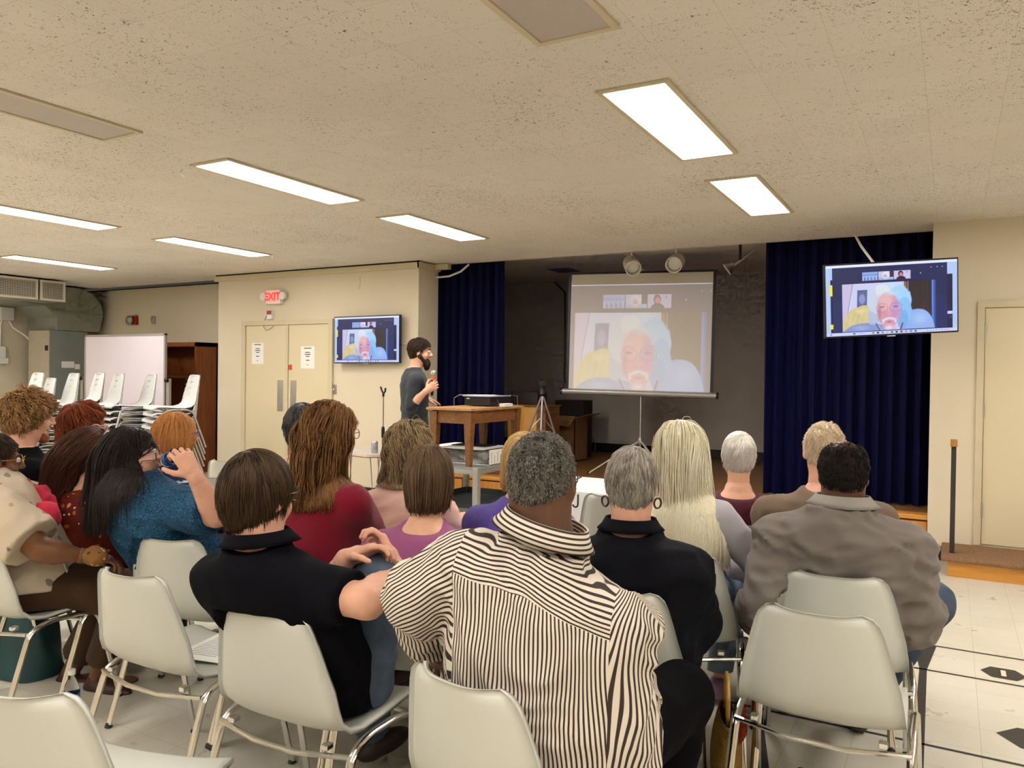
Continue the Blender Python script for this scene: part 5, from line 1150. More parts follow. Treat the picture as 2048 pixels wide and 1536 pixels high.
    if sp.get('su'): r_ = sp['su'](V, arms, ST_, sd_, TI); at.update(r_ if isinstance(r_, dict) else {'su': r_})
    npmesh(sp.get('top', 'shirt'), [(V, F)], sp['cloth'], t, at)
    # lower garment
    lz = sp.get('lloose', .012)
    def trou(P):
        d = loft(P, (ST_+np.array([0, 0, 0, loose*.5, loose*.5]))[:3], 2.4); d = smax(d, P[:, 2]-(hem+.06), .01)
        for i, (h_, k_, a_) in enumerate(legs):
            e = k_+(a_-k_)*sp.get('leglen', .93); c_ = smin(cone(P, h_, k_, rl[0]+lz, rl[1]+lz), smax(cone(P, k_, e, rl[1]+lz, rl[2]+lz+.008), (P-e) @ nrm(a_-k_), .004), .03); d = smin(d, c_, .03) if i == 0 else smin(d, c_, .012)
        return seatclip(P, d-.005*folds(P, 18, sd_+5, (0, 1, .3), 1.8))
    npmesh(sp.get('bottom', 'trousers'), [nets(trou, lo, hi, .0125)], sp.get('pants', CLOTH['dark']), t)
    for i, (h_, k_, a_) in enumerate(legs):
        fo = sp.get('foot', {}).get((-1, 1)[i], (0, 1, 0)); fo = nrm(fo); an = a_
        def shoe(P):
            q = P-an; f_ = q @ fo; l_ = q @ np.cross(fo, [0, 0, 1.0]); u_ = q[:, 2]; Q = np.stack([l_, f_, u_], 1)
            d = ell(Q, (0, .06, -.055), (.046, .135, .042)); d = smin(d, cone(Q, (0, -.02, -.05), (0, -.005, .0), .04, .038), .03); return smax(smax(d, -(u_+.088), .004), u_-.01, .004)
        npmesh('shoe', [nets(shoe, an-.22, an+.22, .010)], sp.get('shoe', SHOE), t)
    # hair
    if sp.get('hair'):
        hs_ = sp['hair']; parts = []; hvs = []
        kind = hs_.get('line', 'full'); th_ = hs_.get('cap', .008)
        def capf(P):
            Q = (P-hc) @ A/s; d = ell(Q, (0, -.012, .026), (.074+th_, .096+th_, .090+th_)); d = smin(d, ell(Q, (0, -.035, -.02), (.062+th_*.8, .062+th_*.6, .07)), .02)
            d = smax(d, hair_zline(Q[:, 1], kind, hs_.get('nape', -.092))-Q[:, 2], .004)
            if hs_.get('hole'): d = smax(d, -ell(Q, hs_['hole'], (.026, .026, .026)), .004)
            if kind == 'bald': d = smax(d, -(ell(Q, (0, .005, .130), (.064, .112, .074))), .006)
            d = d+.0016*wob(Q, 130, sd_, 1)+hs_.get('lump', .0)*wob(Q, 55, sd_+1, 2); return d*s
        if hs_.get('vol'):
            base = capf; vl = hs_['vol']
            def capf(P):
                Q = (P-hc) @ A/s; d = base(P)/s
                for (c, r) in vl: d = smin(d, ell(Q, c, r)+hs_.get('lump', .0)*wob(Q, 60, sd_+2, 2), .02)
                return d*s
        ext = .24*s if hs_.get('vol') else .16*s
        V, F = nets(capf, hc-np.array([.2, .22, ext+hs_.get('down', 0)])*s, hc+np.array([.2, .2, .18])*s, .006); q_ = (V-hc) @ A; hv0 = np.clip(.35+.5*wob(q_*[1, 1, .25], 160, sd_, 2), 0, 1)*hs_.get('capv', .8)
        sv, sf, sh_ = strands(H, hs_, rs, (lambda P: loft(P, ST_+np.array([0, 0, 0, loose, loose]), 2.4, TI)) if hs_['len'] > .2 else None)
        npmesh('hair', [(V, F), (sv, sf)], hs_['m'], t, {'hv': np.concatenate([hv0, sh_])})
    if sp.get('beard'):
        b = sp['beard']
        def bf(P):
            Q = (P-hc) @ A/s; x = np.abs(Q[:, 0]); S = np.stack([x, Q[:, 1], Q[:, 2]], 1); g = b.get('g', .010)
            d = smin(cone(S, (.052, .012, -.045), (.012, .066, -.098), .020+g, .022+g), ell(Q, (0, .072, -.105-b.get('long', 0)*.5), (.03+g*.6, .026+g, .026+g+b.get('long', 0))), .035); d = smin(d, cone(S, (.0, .088, -.044), (.028, .074, -.058), .009, .008), .01)
            d = smax(d, -ell(Q, (0, .094, -.058), (.018, .014, .005)), .003); return (smax(d, Q[:, 2]-np.interp(Q[:, 1], [0, .06, .1], [-.01, -.038, -.036]), .006)+.002*wob(Q, 160, 5, 2))*s
        V, F = nets(bf, hc-.2*s, hc+.2*s, .004); npmesh('beard', [(V, F)], b['m'], t, {'hv': np.clip(.3+.6*wob(V, 200, 3, 2), 0, 1)})
    if sp.get('eyes', True):
        for sd in (-1, 1):
            c = hc+A @ np.array([sd*.032, .0815, .007])*s; m = MB().lathe([(0, -.011)]+[(.0112*math.sin(a), -.0112*math.cos(a)) for a in np.linspace(.3, 2.84, 8)]+[(0, .0112)], c, 12, tuple(A @ [0, 1., 0])); e = m.build('eye', EYEW, t)
            MB().lathe([(0.0, .0095), (.0055, .0105), (0, .0122)], c, 10, tuple(A @ [0, 1., 0])).build('iris', EYED, e)
        for sd in (-1, 1):
            MB().tube([hc+A @ np.array([sd*x, y, z])*s for x, y, z in ((.018, .093, .026), (.034, .089, .031), (.048, .078, .027))], .0035*s, 6).build('eyebrow', sp['hair']['m'] if sp.get('hair') else EYED, t)
    if sp.get('glasses'):
        gm = sp['glasses']; g = MB()
        for sd in (-1, 1):
            g.tube([hc+A @ np.array([sd*(.033+.025*math.cos(a)), .108-.014*abs(math.cos(a) if math.cos(a) > 0 else 0), .004+.019*math.sin(a)])*s for a in np.linspace(0, 2*math.pi, 20)[:-1]], .0016*s, 6, closed=True)
            g.tube([hc+A @ np.array(p)*s for p in ((sd*.058, .094, .012), (sd*.078, .06, .012), (sd*.082, .0, .008), (sd*.08, -.02, -.008))], .0017*s, 6)
        g.tube([hc+A @ np.array(p)*s for p in ((-.009, .110, .006), (0, .113, .009), (.009, .110, .006))], .0015*s, 6); g.build('glasses', gm, t)
    sp['_'] = dict(t=t, H=H, hc=hc, A=A, nb=nb, arms=arms, legs=legs, ST=ST_, hip=hip, Rz=Rz, zs=zs, upn=upn, Sh=Sh)
    sp['_']['chair'] = None if stand else (np.array(sp['cpos']+(0,), float) if 'cpos' in sp else hip+Rz @ np.array([0, .135-dep, 0]))
    if sp.get('chair'): SEATS.append((sp['_']['chair'], sp.get('cyaw', yaw), sp['chair']))
    if sp.get('collar'):
        cl = sp['collar']; collar(nb+np.array(cl.get('off', (0, .0, .0))), nrm(upn*.6+np.array([TI*1.3, -.25, .8])), (0, 1, 0), cl.get('r', .075), cl.get('h', .045), cl['m'], t, cl.get('flare', .012), su=bool(sp.get('su')))
    return sp['_']
CLOTH = dict(dark=cloth('dark_trousers', rgb(34, 32, 36)), black=mk('black_cotton', rgb(11, 10, 13), .9, 0, .06, .1, 7, .2, 420), denim=m_denim('mid_denim', rgb(50, 60, 76), rgb(92, 106, 124)), ldenim=m_denim('light_denim', rgb(104, 124, 146), rgb(150, 168, 184)),
    khaki=cloth('khaki_cotton', rgb(176, 164, 138)), brown=cloth('brown_linen', rgb(66, 46, 30)), charcoal=cloth('charcoal_knit', rgb(52, 56, 62)))
SKIN = dict(fair=skin_mat('fair_skin', rgb(226, 172, 142)), pink=skin_mat('rosy_skin', rgb(216, 162, 136)), brown=skin_mat('brown_skin', rgb(116, 74, 46)), tan=skin_mat('tan_skin', rgb(162, 104, 62)), dark=skin_mat('deep_skin', rgb(92, 58, 36)))

# ------------------------------------------------------------ the people
HM = dict(black=hair_mat('near_black_hair', rgb(14, 11, 11), rgb(46, 36, 32)), dbrown=hair_mat('dark_brown_hair', rgb(26, 18, 14), rgb(74, 54, 38)), mbrown=hair_mat('brown_hair', rgb(62, 38, 20), rgb(158, 112, 66)),
    ash=hair_mat('ash_blond_hair', rgb(84, 64, 42), rgb(186, 162, 122)), red=hair_mat('auburn_hair', rgb(70, 26, 12), rgb(150, 74, 38)), ginger=hair_mat('golden_red_hair', rgb(120, 64, 26), rgb(218, 152, 86)),
    sandy=hair_mat('sandy_hair', rgb(96, 64, 34), rgb(196, 152, 100)), white=hair_mat('white_hair', rgb(204, 196, 184), rgb(250, 246, 238)), blond=hair_mat('pale_blond_hair', rgb(216, 202, 164), rgb(255, 250, 228)), grey=hair_mat('steel_grey_hair', rgb(84, 76, 66), rgb(200, 192, 180)),
    salt=hair_mat('salt_and_pepper_hair', rgb(28, 24, 22), rgb(150, 142, 132)), yellow=hair_mat('yellow_blond_hair', rgb(150, 112, 58), rgb(232, 200, 140)), dgrey=hair_mat('dark_grey_hair', rgb(30, 28, 30), rgb(112, 108, 108)), beardg=hair_mat('grizzled_beard', rgb(60, 50, 44), rgb(150, 138, 126)),
    cuts=hair_mat('greying_brown_hair', rgb(26, 17, 11), rgb(88, 66, 46)))
PIN = m_pin()
def su_pin(V, arms, ST, seed, TI):
    x, y, z = V.T; wv = .006*wob(V, 11, seed, 2)+.0035*wob(V, 34, seed+2, 1); cx = ST[-1, 0]; zz = z+TI*(x-cx)*.95; q0 = zz+.10*np.abs(x-cx)
    my = q0-(ST[-1, 2]-.105); ms = np.full(len(V), -1.0); ss = x*0
    for i, a in enumerate(arms):
        dz = nrm(a[1]-a[0]); l = nrm(np.cross(dz, [0, 1, 0])); f = np.cross(l, dz); q = V-a[0]; fb = -(q @ f); fb = np.where(fb > -.02, np.sqrt(np.maximum(fb, 0)**2+.0045), fb); s1 = np.arctan2(q @ l, fb)*.10; da = cone(V, a[0]+(a[1]-a[0])*.1, a[1], .05, .05)
        dz = nrm(a[2]-a[1]); l = nrm(np.cross(dz, [0, 0, 1.])); f = np.cross(l, dz); q = V-a[1]; s2 = np.arctan2(q @ l, np.sqrt((q @ f)**2+.0016))*.07; db = cone(V, a[1], a[2], .04, .03)
        side = (x-cx)*(1, -1)[i == 0]; m = np.maximum(side-abs(a[0][0]-cx)*1.0, np.where(side > 0, .02-db, -1)); ms = np.where(side > 0, m, ms); ss = np.where(side > 0, np.where(da <= db, s1, s2)+wv*1.3, ss)
    return dict(su=x*(1+.18*(z-.9))+wv, sy=q0+.003*wob(V, 14, 3, 1), ss=ss, my=my, ms=ms)
STRIPED = person(dict(label='large man in a black and white striped shirt, short greying hair, nearest the middle', chair='grey chair under the man in the black and white striped shirt', crown=(1083, 866, 1.93), yaw=14, hyaw=6, pitch=-4, cpos=(-.90, 1.69), cx=.06, cyaw=-12, hs=1.03, fat=.006, nr=.073, skin=SKIN['dark'], seed=3,
    sh=.185, tilt=.34, torso=dict(hip=(.235, .19), waist=(.24, .19), chest=(.235, .165)), ra=(.078, .064, .055, .034), kb=.035, sleeve=1.75, sw=(1.0, 1.1, 1.2, 1.45), loose=.018, fold=.015, cloth=PIN, su=su_pin, hem=.40, hg=.0085, nw=.12, nz=.03, zs=1.03,
    el={-1: (840, 1192, 1.95), 1: (1200, 1385, 1.90)}, wr={-1: (872, 1300, 2.15), 1: (.10, .30, .66)}, rl=(.11, .078, .05), leg={1: ((.26, .44, .54), (.2, .46, .1)), -1: ((-.16, .45, .54), (-.16, .46, .1))}, pants=CLOTH['black'],
    hair=dict(m=HM['salt'], n=6500, len=.007, seg=3, w=.0008, cap=.003, line='full', stand=.8, grav=.05, mess=.3, hvp=1.2, capv=.6, nape=-.052, shell=(.07, .09, .1)), glasses=GLASSF, collar=dict(m=PIN, r=.098, h=.055, flare=.02)))
POLO = person(dict(label='man in a black polo shirt with thinning brown hair and glasses, hands round his knee', chair='grey chair under the man in the black polo shirt', crown=(512, 905, 2.30), yaw=10, hyaw=2, pitch=-5, cpos=(-1.706, 1.812), cx=.035, cyaw=2, hs=1.10, fat=.006, nr=.066, skin=SKIN['pink'], seed=5,
    sh=.165, torso=dict(hip=(.16, .15), waist=(.20, .16), chest=(.20, .15)), ra=(.060, .048, .043, .029), sleeve=.72, sw=(1.1, 1.15, 1, 1), loose=.014, fold=.006, cloth=mk('black_pique', rgb(12, 12, 17), .9, 0, .08, .1, 7, .3, 300), hem=.42, hg=.010, nw=.11, zs=.925,
    el={1: (735, 1205, 2.12)}, wr={1: (790, 1135, 2.38), -1: (690, 1118, 2.35)}, elb={-1: (-.3, .2, -1)}, hd={1: ((-.55, .1, .85), (.6, .6, .4), (.9, .9, .95, 1.0)), -1: ((.9, .2, .35), (-.1, .3, .9), (.5, .6, .7, .8))}, hh=.004,
    leg={1: ((755, 1165, 2.38), (730, 1330, 2.75)), -1: ((733, 1305, 2.62), (745, 1468, 2.92))}, foot={-1: (.3, .95, 0), 1: (.6, .8, 0)}, pants=CLOTH['denim'], rl=(.088, .066, .045), leglen=.9,
    hair=dict(m=HM['cuts'], n=4600, len=.075, seg=6, w=.0012, cap=.009, line='full', grav=.35, crown=(-.01, -.045, .11), thin=(-.02, -.078, .03), mess=.06, stand=.15, nape=-.066), glasses=GLASSF, collar=dict(m=mk('black_pique', rgb(12, 12, 17), .9, 0, .08, .1, 7, .3, 300), r=.082, h=.04, flare=.02)))
BLOUSE = mk('black_crepe', rgb(12, 13, 19), .8, 0, .1, .2, 14, .5, 120)
HOOP = person(dict(label='person with short silver-grey hair and dark hoop earrings in a loose black blouse', chair='grey chair under the person with hoop earrings in black', crown=(1264, 896, 2.66), yaw=18, hyaw=20, pitch=-3, cpos=(-.97, 2.52), cyaw=12, cx=.02, hs=1.05, fat=.004, nr=.064, skin=SKIN['pink'], seed=7, sh=.185,
    torso=dict(hip=(.215, .17), waist=(.215, .18), chest=(.205, .155)), slouch=-.05, ra=(.072, .058, .046, .03), sleeve=1.8, loose=.022, fold=.012, cloth=BLOUSE, pants=CLOTH['black'], hem=.36, nw=.10, sw=(1.05, 1.2, 1.4, 2.0),
    wr={1: (.14, .32, .66), -1: (-.14, .34, .66)}, rl=(.10, .075, .05), zs=.905,
    hair=dict(m=HM['grey'], n=5200, len=.045, seg=6, w=.0010, cap=.006, line='full', curl=.0008, freq=120, mess=.08, stand=.15, grav=.25, nape=-.075, crown=(.01, -.03, .112)), collar=dict(m=BLOUSE, r=.080, h=.045, flare=.02)))
for sd in (-1, 1):
    d = HOOP; c = d['hc']+d['A'] @ np.array([sd*.085, -.004, -.062]); ax = d['A'] @ np.array([1., 0, 0])
    MB().tube([c+d['A'] @ np.array([sd*.004, .017*math.sin(a), .017*math.cos(a)-.002]) @ np.eye(3)+d['A'] @ np.array([.012*math.sin(a)*sd, 0, 0]) for a in np.linspace(0, 2*math.pi, 18)[:-1]], .0035, 8, closed=True).build('hoop_earring', mk('dark_horn', rgb(48, 26, 20), .3), d['t'])
JACK = cloth('grey_twill', rgb(112, 104, 98), var=.06, scale=3)
GREY = person(dict(label='balding dark-haired man in a grey collared jacket and jeans, seated on the right', chair='grey chair under the man in the grey jacket', crown=(1688, 882, 2.90), yaw=8, hyaw=8, pitch=-4, cpos=(-.36, 3.13), cyaw=6, cx=.0, hs=1.04, fat=.006, nr=.07, skin=SKIN['dark'], seed=9, sh=.20, zs=.955,
    torso=dict(hip=(.21, .17), waist=(.225, .175), chest=(.235, .165)), ra=(.080, .068, .060, .036), sleeve=1.85, sw=(1.0, 1.15, 1.35, 1.7), loose=.034, fold=.020, cloth=JACK, hem=.50, nw=.11, nz=.025,
    el={1: (1815, 1225, 2.85), -1: (1545, 1205, 2.85)}, wr={1: (1790, 1270, 3.1), -1: (1530, 1260, 3.1)}, pants=CLOTH['denim'], rl=(.098, .07, .05), leg={1: ((.37, .38, .56), (.10, .34, .1)), -1: ((-.2, .44, .55), (-.2, .44, .1))},
    hair=dict(m=HM['black'], n=4200, len=.012, seg=3, w=.0011, cap=.009, line='bald', stand=.9, grav=.05, mess=.35, nape=-.05, shell=(.07, .09, .1)), collar=dict(m=cloth('light_grey_twill', rgb(140, 134, 126)), r=.088, h=.045, flare=.03)))
BRN = cloth('brown_jersey', rgb(104, 86, 70), var=.05)
person(dict(chair='grey chair under the man in the brown shirt', label='man with cropped sandy-white hair in a brown long-sleeved shirt, in front of the blue curtain', crown=(1650, 846, 3.5), yaw=8, hyaw=14, pitch=-3, hs=1.07, nr=.062, skin=SKIN['pink'], seed=11, sh=.215,
    torso=dict(hip=(.19, .15), waist=(.20, .165), chest=(.21, .15)), ra=(.068, .055, .046, .03), sleeve=1.9, loose=.016, fold=.008, cloth=BRN, pants=CLOTH['charcoal'], roll=0,
    hair=dict(m=hair_mat('cropped_sandy_white_hair', rgb(186, 156, 118), rgb(248, 232, 204)), capv=1.2, n=3800, len=.016, seg=3, w=.0009, cap=.003, stand=.6, grav=.1, mess=.25, line='full', nape=-.06, shell=(.07, .09, .1))))
MAR = cloth('maroon_jersey', rgb(78, 30, 46), var=.05)
W1 = person(dict(chair='grey chair under the white-haired woman in maroon', label='slim woman with cropped white hair in a maroon long-sleeved top', crown=(1479, 866, 3.88), yaw=12, hyaw=16, pitch=0, hs=.98, nr=.05, skin=SKIN['fair'], seed=13, sh=.15, zs=0.885, nz=-.012,
    torso=dict(hip=(.155, .12), waist=(.13, .105), chest=(.15, .11)), ra=(.045, .038, .033, .024), sleeve=1.85, loose=.010, fold=.005, cloth=MAR, pants=mk('dark_green_grey_knit', rgb(52, 58, 54), .8), nw=.125, shoe=mk('purple_shoe', rgb(96, 40, 120), .6),
    hair=dict(m=HM['white'], n=3600, len=.045, seg=5, w=.0012, cap=.007, mess=.08, stand=.2, grav=.3, crown=(.02, -.06, .10), nape=-.07), rl=(.07, .05, .036)))
LAV = cloth('pale_grey_linen', rgb(164, 158, 162), var=.05)
LB_ = person(dict(chair='grey chair under the woman with very long blond hair', label='woman with very long straight pale blond hair in a pale grey shirt and light jeans', crown=(1362, 845, 3.25), yaw=14, hyaw=15, hs=1.0, nr=.05, skin=SKIN['fair'], seed=15, sh=.165, torso=dict(hip=(.18, .14), waist=(.15, .12), chest=(.165, .12)), sleeve=1.8, loose=.014, cloth=LAV, pants=CLOTH['ldenim'], hem=.46,
    shoe=mk('lilac_sneaker', rgb(150, 120, 150), .7), elb={1: (1, -.6, -.5)}, wr={1: (.2, .22, .66)}, leg={1: ((.22, .40, .56), (.17, .40, .1))},
    hair=dict(m=HM['blond'], n=5600, len=.62, seg=16, w=.0017, cap=.012, fall=.02, mess=.03, curl=.003, freq=28, clump=.03, stand=.15, grav=.9, crown=(0, -.0, .115), lift=.010, zend=-.46, tuck=.03, back=1.6, shell=(.086, .108, .13), vol=[((0, -.05, -.08), (.078, .058, .13))], down=.1, comb=(0, -.25, 0))))
MAUVE = cloth('mauve_jersey', rgb(150, 82, 122), var=.05)
person(dict(chair='grey chair under the woman in the mauve top', label='woman with a short brown bob in a mauve scoop-neck top', crown=(858, 893, 2.9), yaw=20, hyaw=24, pitch=-4, hs=1.0, nr=.05, skin=SKIN['fair'], seed=17, sh=.165, torso=dict(hip=(.18, .14), waist=(.17, .13), chest=(.17, .125)), sleeve=1.7, loose=.012, fold=.006, cloth=MAUVE, nw=.135, nz=.0,
    hair=dict(m=hair_mat('warm_brown_hair', rgb(52, 36, 24), rgb(126, 100, 74)), gather=.05, n=4600, len=.20, seg=9, w=.0015, cap=.010, mess=.03, stand=.1, grav=.75, crown=(0, -.03, .115), zend=-.118, tuck=.05, shell=(.085, .106, .122), vol=[((0, -.035, -.055), (.078, .07, .085))])))
PINKC = cloth('blush_knit', rgb(216, 176, 162), var=.04)
person(dict(chair='grey chair under the woman with curly ash-blond hair', label='woman with curly ash-blond hair and glasses in a blush pink top', crown=(817, 847, 3.62), yaw=10, hyaw=6, pitch=-2, hs=1.0, nr=.05, skin=SKIN['pink'], seed=19, sh=.165, torso=dict(hip=(.18, .15), waist=(.18, .15), chest=(.175, .14)), sleeve=1.7, loose=.016, fold=.010, cloth=PINKC, glasses=GLASSF,
    wr={1: (.10, .36, .78)}, elb={1: (.8, -.1, -.8)},
    hair=dict(m=HM['ash'], n=4600, len=.27, seg=14, w=.0019, cap=.018, mess=.05, stand=.2, grav=.6, crown=(0, -.01, .12), zend=-.17, tuck=.045, curl=.0085, freq=75, clump=.026, shell=(.094, .114, .13), lump=.006, vol=[((0, -.045, -.06), (.098, .085, .11))])))
CRIM = cloth('crimson_jersey', rgb(124, 10, 36), var=.05, sheen=.2)
RED_ = person(dict(chair='grey chair under the woman in crimson with a hair clip', label='woman in a fitted crimson top with wavy brown hair held by a metal clip', crown=(660, 811, 3.1), yaw=4, hyaw=2, pitch=-2, cpos=(-2.27, 2.36), cyaw=6, hs=1.02, nr=.055, skin=SKIN['pink'], seed=21, fat=.003, sh=.165, torso=dict(hip=(.205, .165), waist=(.185, .155), chest=(.185, .15)), sleeve=1.75, loose=.006, fold=.005, cloth=CRIM, glasses=GLASSF,
    ra=(.066, .054, .045, .03), rl=(.1, .07, .05), zs=1.045,
    hair=dict(m=HM['mbrown'], n=4600, len=.42, seg=15, w=.0017, cap=.014, mess=.07, stand=.08, grav=.75, crown=(0, .06, .10), zend=-.27, curl=.0075, freq=34, clump=.03, back=2.2, fall=.0, tuck=-.02, gather=.10, shell=(.084, .106, .12), vol=[((0, -.075, -.06), (.05, .045, .10))], comb=(0, -.5, 0))))
d = RED_; p0 = d['hc']+d['A'] @ np.array([-.045, -.118, .0]); p1 = d['hc']+d['A'] @ np.array([.045, -.118, .018])
MB().tube([p0, (p0+p1)/2+d['A'] @ np.array([0, -.012, 0]), p1], .006, 8, flat=(.6, 1.2)).build('hair_clip', mk('pale_gold_metal', rgb(214, 200, 170), .25, .9), d['t'])
GREEN = cloth('bright_green_jersey', rgb(22, 150, 74), var=.05)
person(dict(chair='grey chair under the man in the green shirt', label='man with dark hair in a bright green shirt, mostly behind the woman in crimson', crown=(604, 811, 4.0), yaw=30, hyaw=34, pitch=0, hs=1.03, nr=.062, skin=SKIN['pink'], seed=23, sh=.19, torso=dict(hip=(.19, .15), waist=(.19, .16), chest=(.19, .145)), sleeve=.9, loose=.014, cloth=GREEN, pants=CLOTH['dark'],
    hair=dict(m=HM['dgrey'], n=3600, len=.05, seg=5, w=.0013, cap=.014, mess=.06, stand=.2, grav=.3)))
VIO = cloth('violet_fleece', rgb(98, 84, 168), var=.12, scale=20)
person(dict(chair='grey chair under the person with a yellow-blond bob', label='person with a yellow-blond bob in a violet fleece, hidden behind the man in stripes', crown=(1046, 868, 3.3), yaw=16, hyaw=20, hs=.98, nr=.05, skin=SKIN['fair'], seed=25, sh=.17, torso=dict(hip=(.17, .13), waist=(.16, .13), chest=(.17, .125)), sleeve=1.8, loose=.016, cloth=VIO,
    hair=dict(m=HM['yellow'], n=3000, len=.22, seg=9, w=.0016, cap=.010, mess=.03, stand=.1, grav=.8, zend=-.12, vol=[((0, -.035, -.05), (.08, .07, .08))])))
NAVYS = m_bands('navy_white_stripe', rgb(26, 30, 64), rgb(200, 212, 236), .052, .42)
def su_band(V, arms, ST, seed, TI):
    z = V[:, 2]*1.0; z = z+.25*(V[:, 1]-ST[-1, 1])*0
    for i, a in enumerate(arms):
        d = nrm(a[1]-a[0]); q = (V-a[0]) @ d; m = (cone(V, a[0]+(a[1]-a[0])*.2, a[1], .05, .05) < .03) & (np.abs(V[:, 0]) > abs(a[0][0])*1.0); z = np.where(m, a[0][2]-q, z)
    return np.where(z > ST[-1, 2]-.07, .02, z)
STRW = person(dict(chair='grey chair under the woman in the navy striped top', label='woman with straight golden-red hair and glasses in a navy and white striped top', crown=(345, 826, 4.1), yaw=-14, hyaw=-16, hs=1.0, nr=.05, skin=SKIN['pink'], seed=27, sh=.165, torso=dict(hip=(.18, .15), waist=(.17, .14), chest=(.17, .135)), sleeve=.85, loose=.014, cloth=NAVYS, su=su_band, glasses=mk('purple_frames', rgb(70, 50, 130), .3),
    pants=mk('royal_blue_trousers', rgb(40, 50, 140), .8), wr={1: (.14, .42, .80), -1: (-.05, .40, .78)}, elb={1: (.6, -.4, -.9)}, hd={1: ((.1, 1, .05), (.6, -.1, .8), (.25, .2, .25, .3), .3)}, hh=.005,
    hair=dict(m=HM['ginger'], n=4200, len=.24, seg=9, w=.0016, cap=.009, mess=.02, stand=.08, grav=.85, zend=-.125, crown=(0, -.01, .115), back=1.5, tuck=.045, shell=(.09, .11, .125), vol=[((0, -.045, -.05), (.078, .066, .085))])))
CRM = cloth('off_white_knit', rgb(206, 196, 184), var=.04)
person(dict(chair='grey chair under the woman with wavy auburn hair', label='woman with wavy auburn hair in an off-white top, behind the woman with the ponytail', crown=(160, 808, 4.9), yaw=0, hyaw=-12, hs=1.08, nr=.05, skin=SKIN['pink'], seed=29, sh=.17, torso=dict(hip=(.19, .16), waist=(.18, .15), chest=(.175, .14)), sleeve=.95, loose=.016, cloth=CRM, pants=CLOTH['khaki'],
    hair=dict(m=HM['red'], n=3800, len=.22, seg=11, w=.0019, cap=.016, mess=.08, stand=.2, grav=.55, zend=-.115, tuck=.05, curl=.007, freq=50, clump=.026, lump=.006, shell=(.096, .116, .13), vol=[((0, -.05, -.05), (.092, .08, .095))])))
person(dict(chair='grey chair under the curly-haired man in black', label='man with curly sandy hair and reddish beard in a black T-shirt', crown=(56, 786, 4.05), yaw=-10, hyaw=-16, pitch=-6, hs=1.05, nr=.064, skin=SKIN['pink'], seed=31, sh=.205, torso=dict(hip=(.19, .16), waist=(.20, .18), chest=(.205, .165)), sleeve=.85, loose=.02, cloth=CLOTH['black'], pants=CLOTH['khaki'], ra=(.062, .05, .044, .03), slouch=-.07,
    hair=dict(m=HM['sandy'], n=3800, len=.06, seg=8, w=.0019, cap=.018, mess=.2, stand=.6, grav=.1, curl=.006, freq=160, lump=.005, clump=.014), beard=dict(m=hair_mat('reddish_beard', rgb(110, 62, 38), rgb(170, 104, 70)), g=-.004)))
FLOR = m_print('burgundy_floral', rgb(78, 20, 18), [(rgb(168, 96, 30), 16, .16, 0), (rgb(206, 120, 92), 13, .13, .37), (rgb(232, 168, 160), 26, .12, .71), (rgb(120, 66, 20), 30, .14, .2)], rgb(106, 40, 18))
PONY = person(dict(chair='grey chair under the woman with the long ponytail', label='woman with a long dark ponytail and sunglasses in her hair, burgundy flowered top', crown=(178, 857, 3.66), yaw=4, hyaw=0, pitch=-2, hs=1.02, nr=.05, skin=SKIN['fair'], seed=33, sh=.165, torso=dict(hip=(.17, .14), waist=(.16, .13), chest=(.165, .125)), sleeve=1.2, loose=.014, cloth=FLOR,
    hair=dict(m=hair_mat('dark_auburn_brown_hair', rgb(30, 16, 12), rgb(92, 56, 40)), n=4200, len=.50, seg=15, w=.0017, cap=.010, mess=.02, stand=.05, grav=.85, crown=(0, .07, .10), zend=-.40, back=3, tuck=-.035, gather=.28, shell=(.08, .102, .12), comb=(0, -1.2, 0), vol=[((0, -.095, -.02), (.034, .034, .07)), ((0, -.11, -.12), (.035, .03, .09))])))
d = PONY; g = MB()
for sd in (-1, 1): g.tube([d['hc']+d['A'] @ np.array([sd*(.034+.027*math.cos(a)), .035+.004*math.sin(a), .126+.018*math.sin(a)*.4]) for a in np.linspace(0, 2*math.pi, 18)[:-1]], .004, 6, closed=True)
g.tube([d['hc']+d['A'] @ np.array(p) for p in ((-.01, .036, .128), (.01, .036, .128))], .004, 6)
for sd in (-1, 1): g.tube([d['hc']+d['A'] @ np.array(p) for p in ((sd*.06, .036, .122), (sd*.078, .0, .085), (sd*.082, -.04, .05))], .003, 6)
g.build('sunglasses', mk('tortoise_frames', rgb(150, 110, 100), .2), d['t'])
BLUEP = m_print('blue_swirl_shirt', rgb(24, 58, 86), [(rgb(66, 112, 142), 110, .26, 0), (rgb(16, 36, 60), 80, .25, .3)], rgb(34, 76, 106))
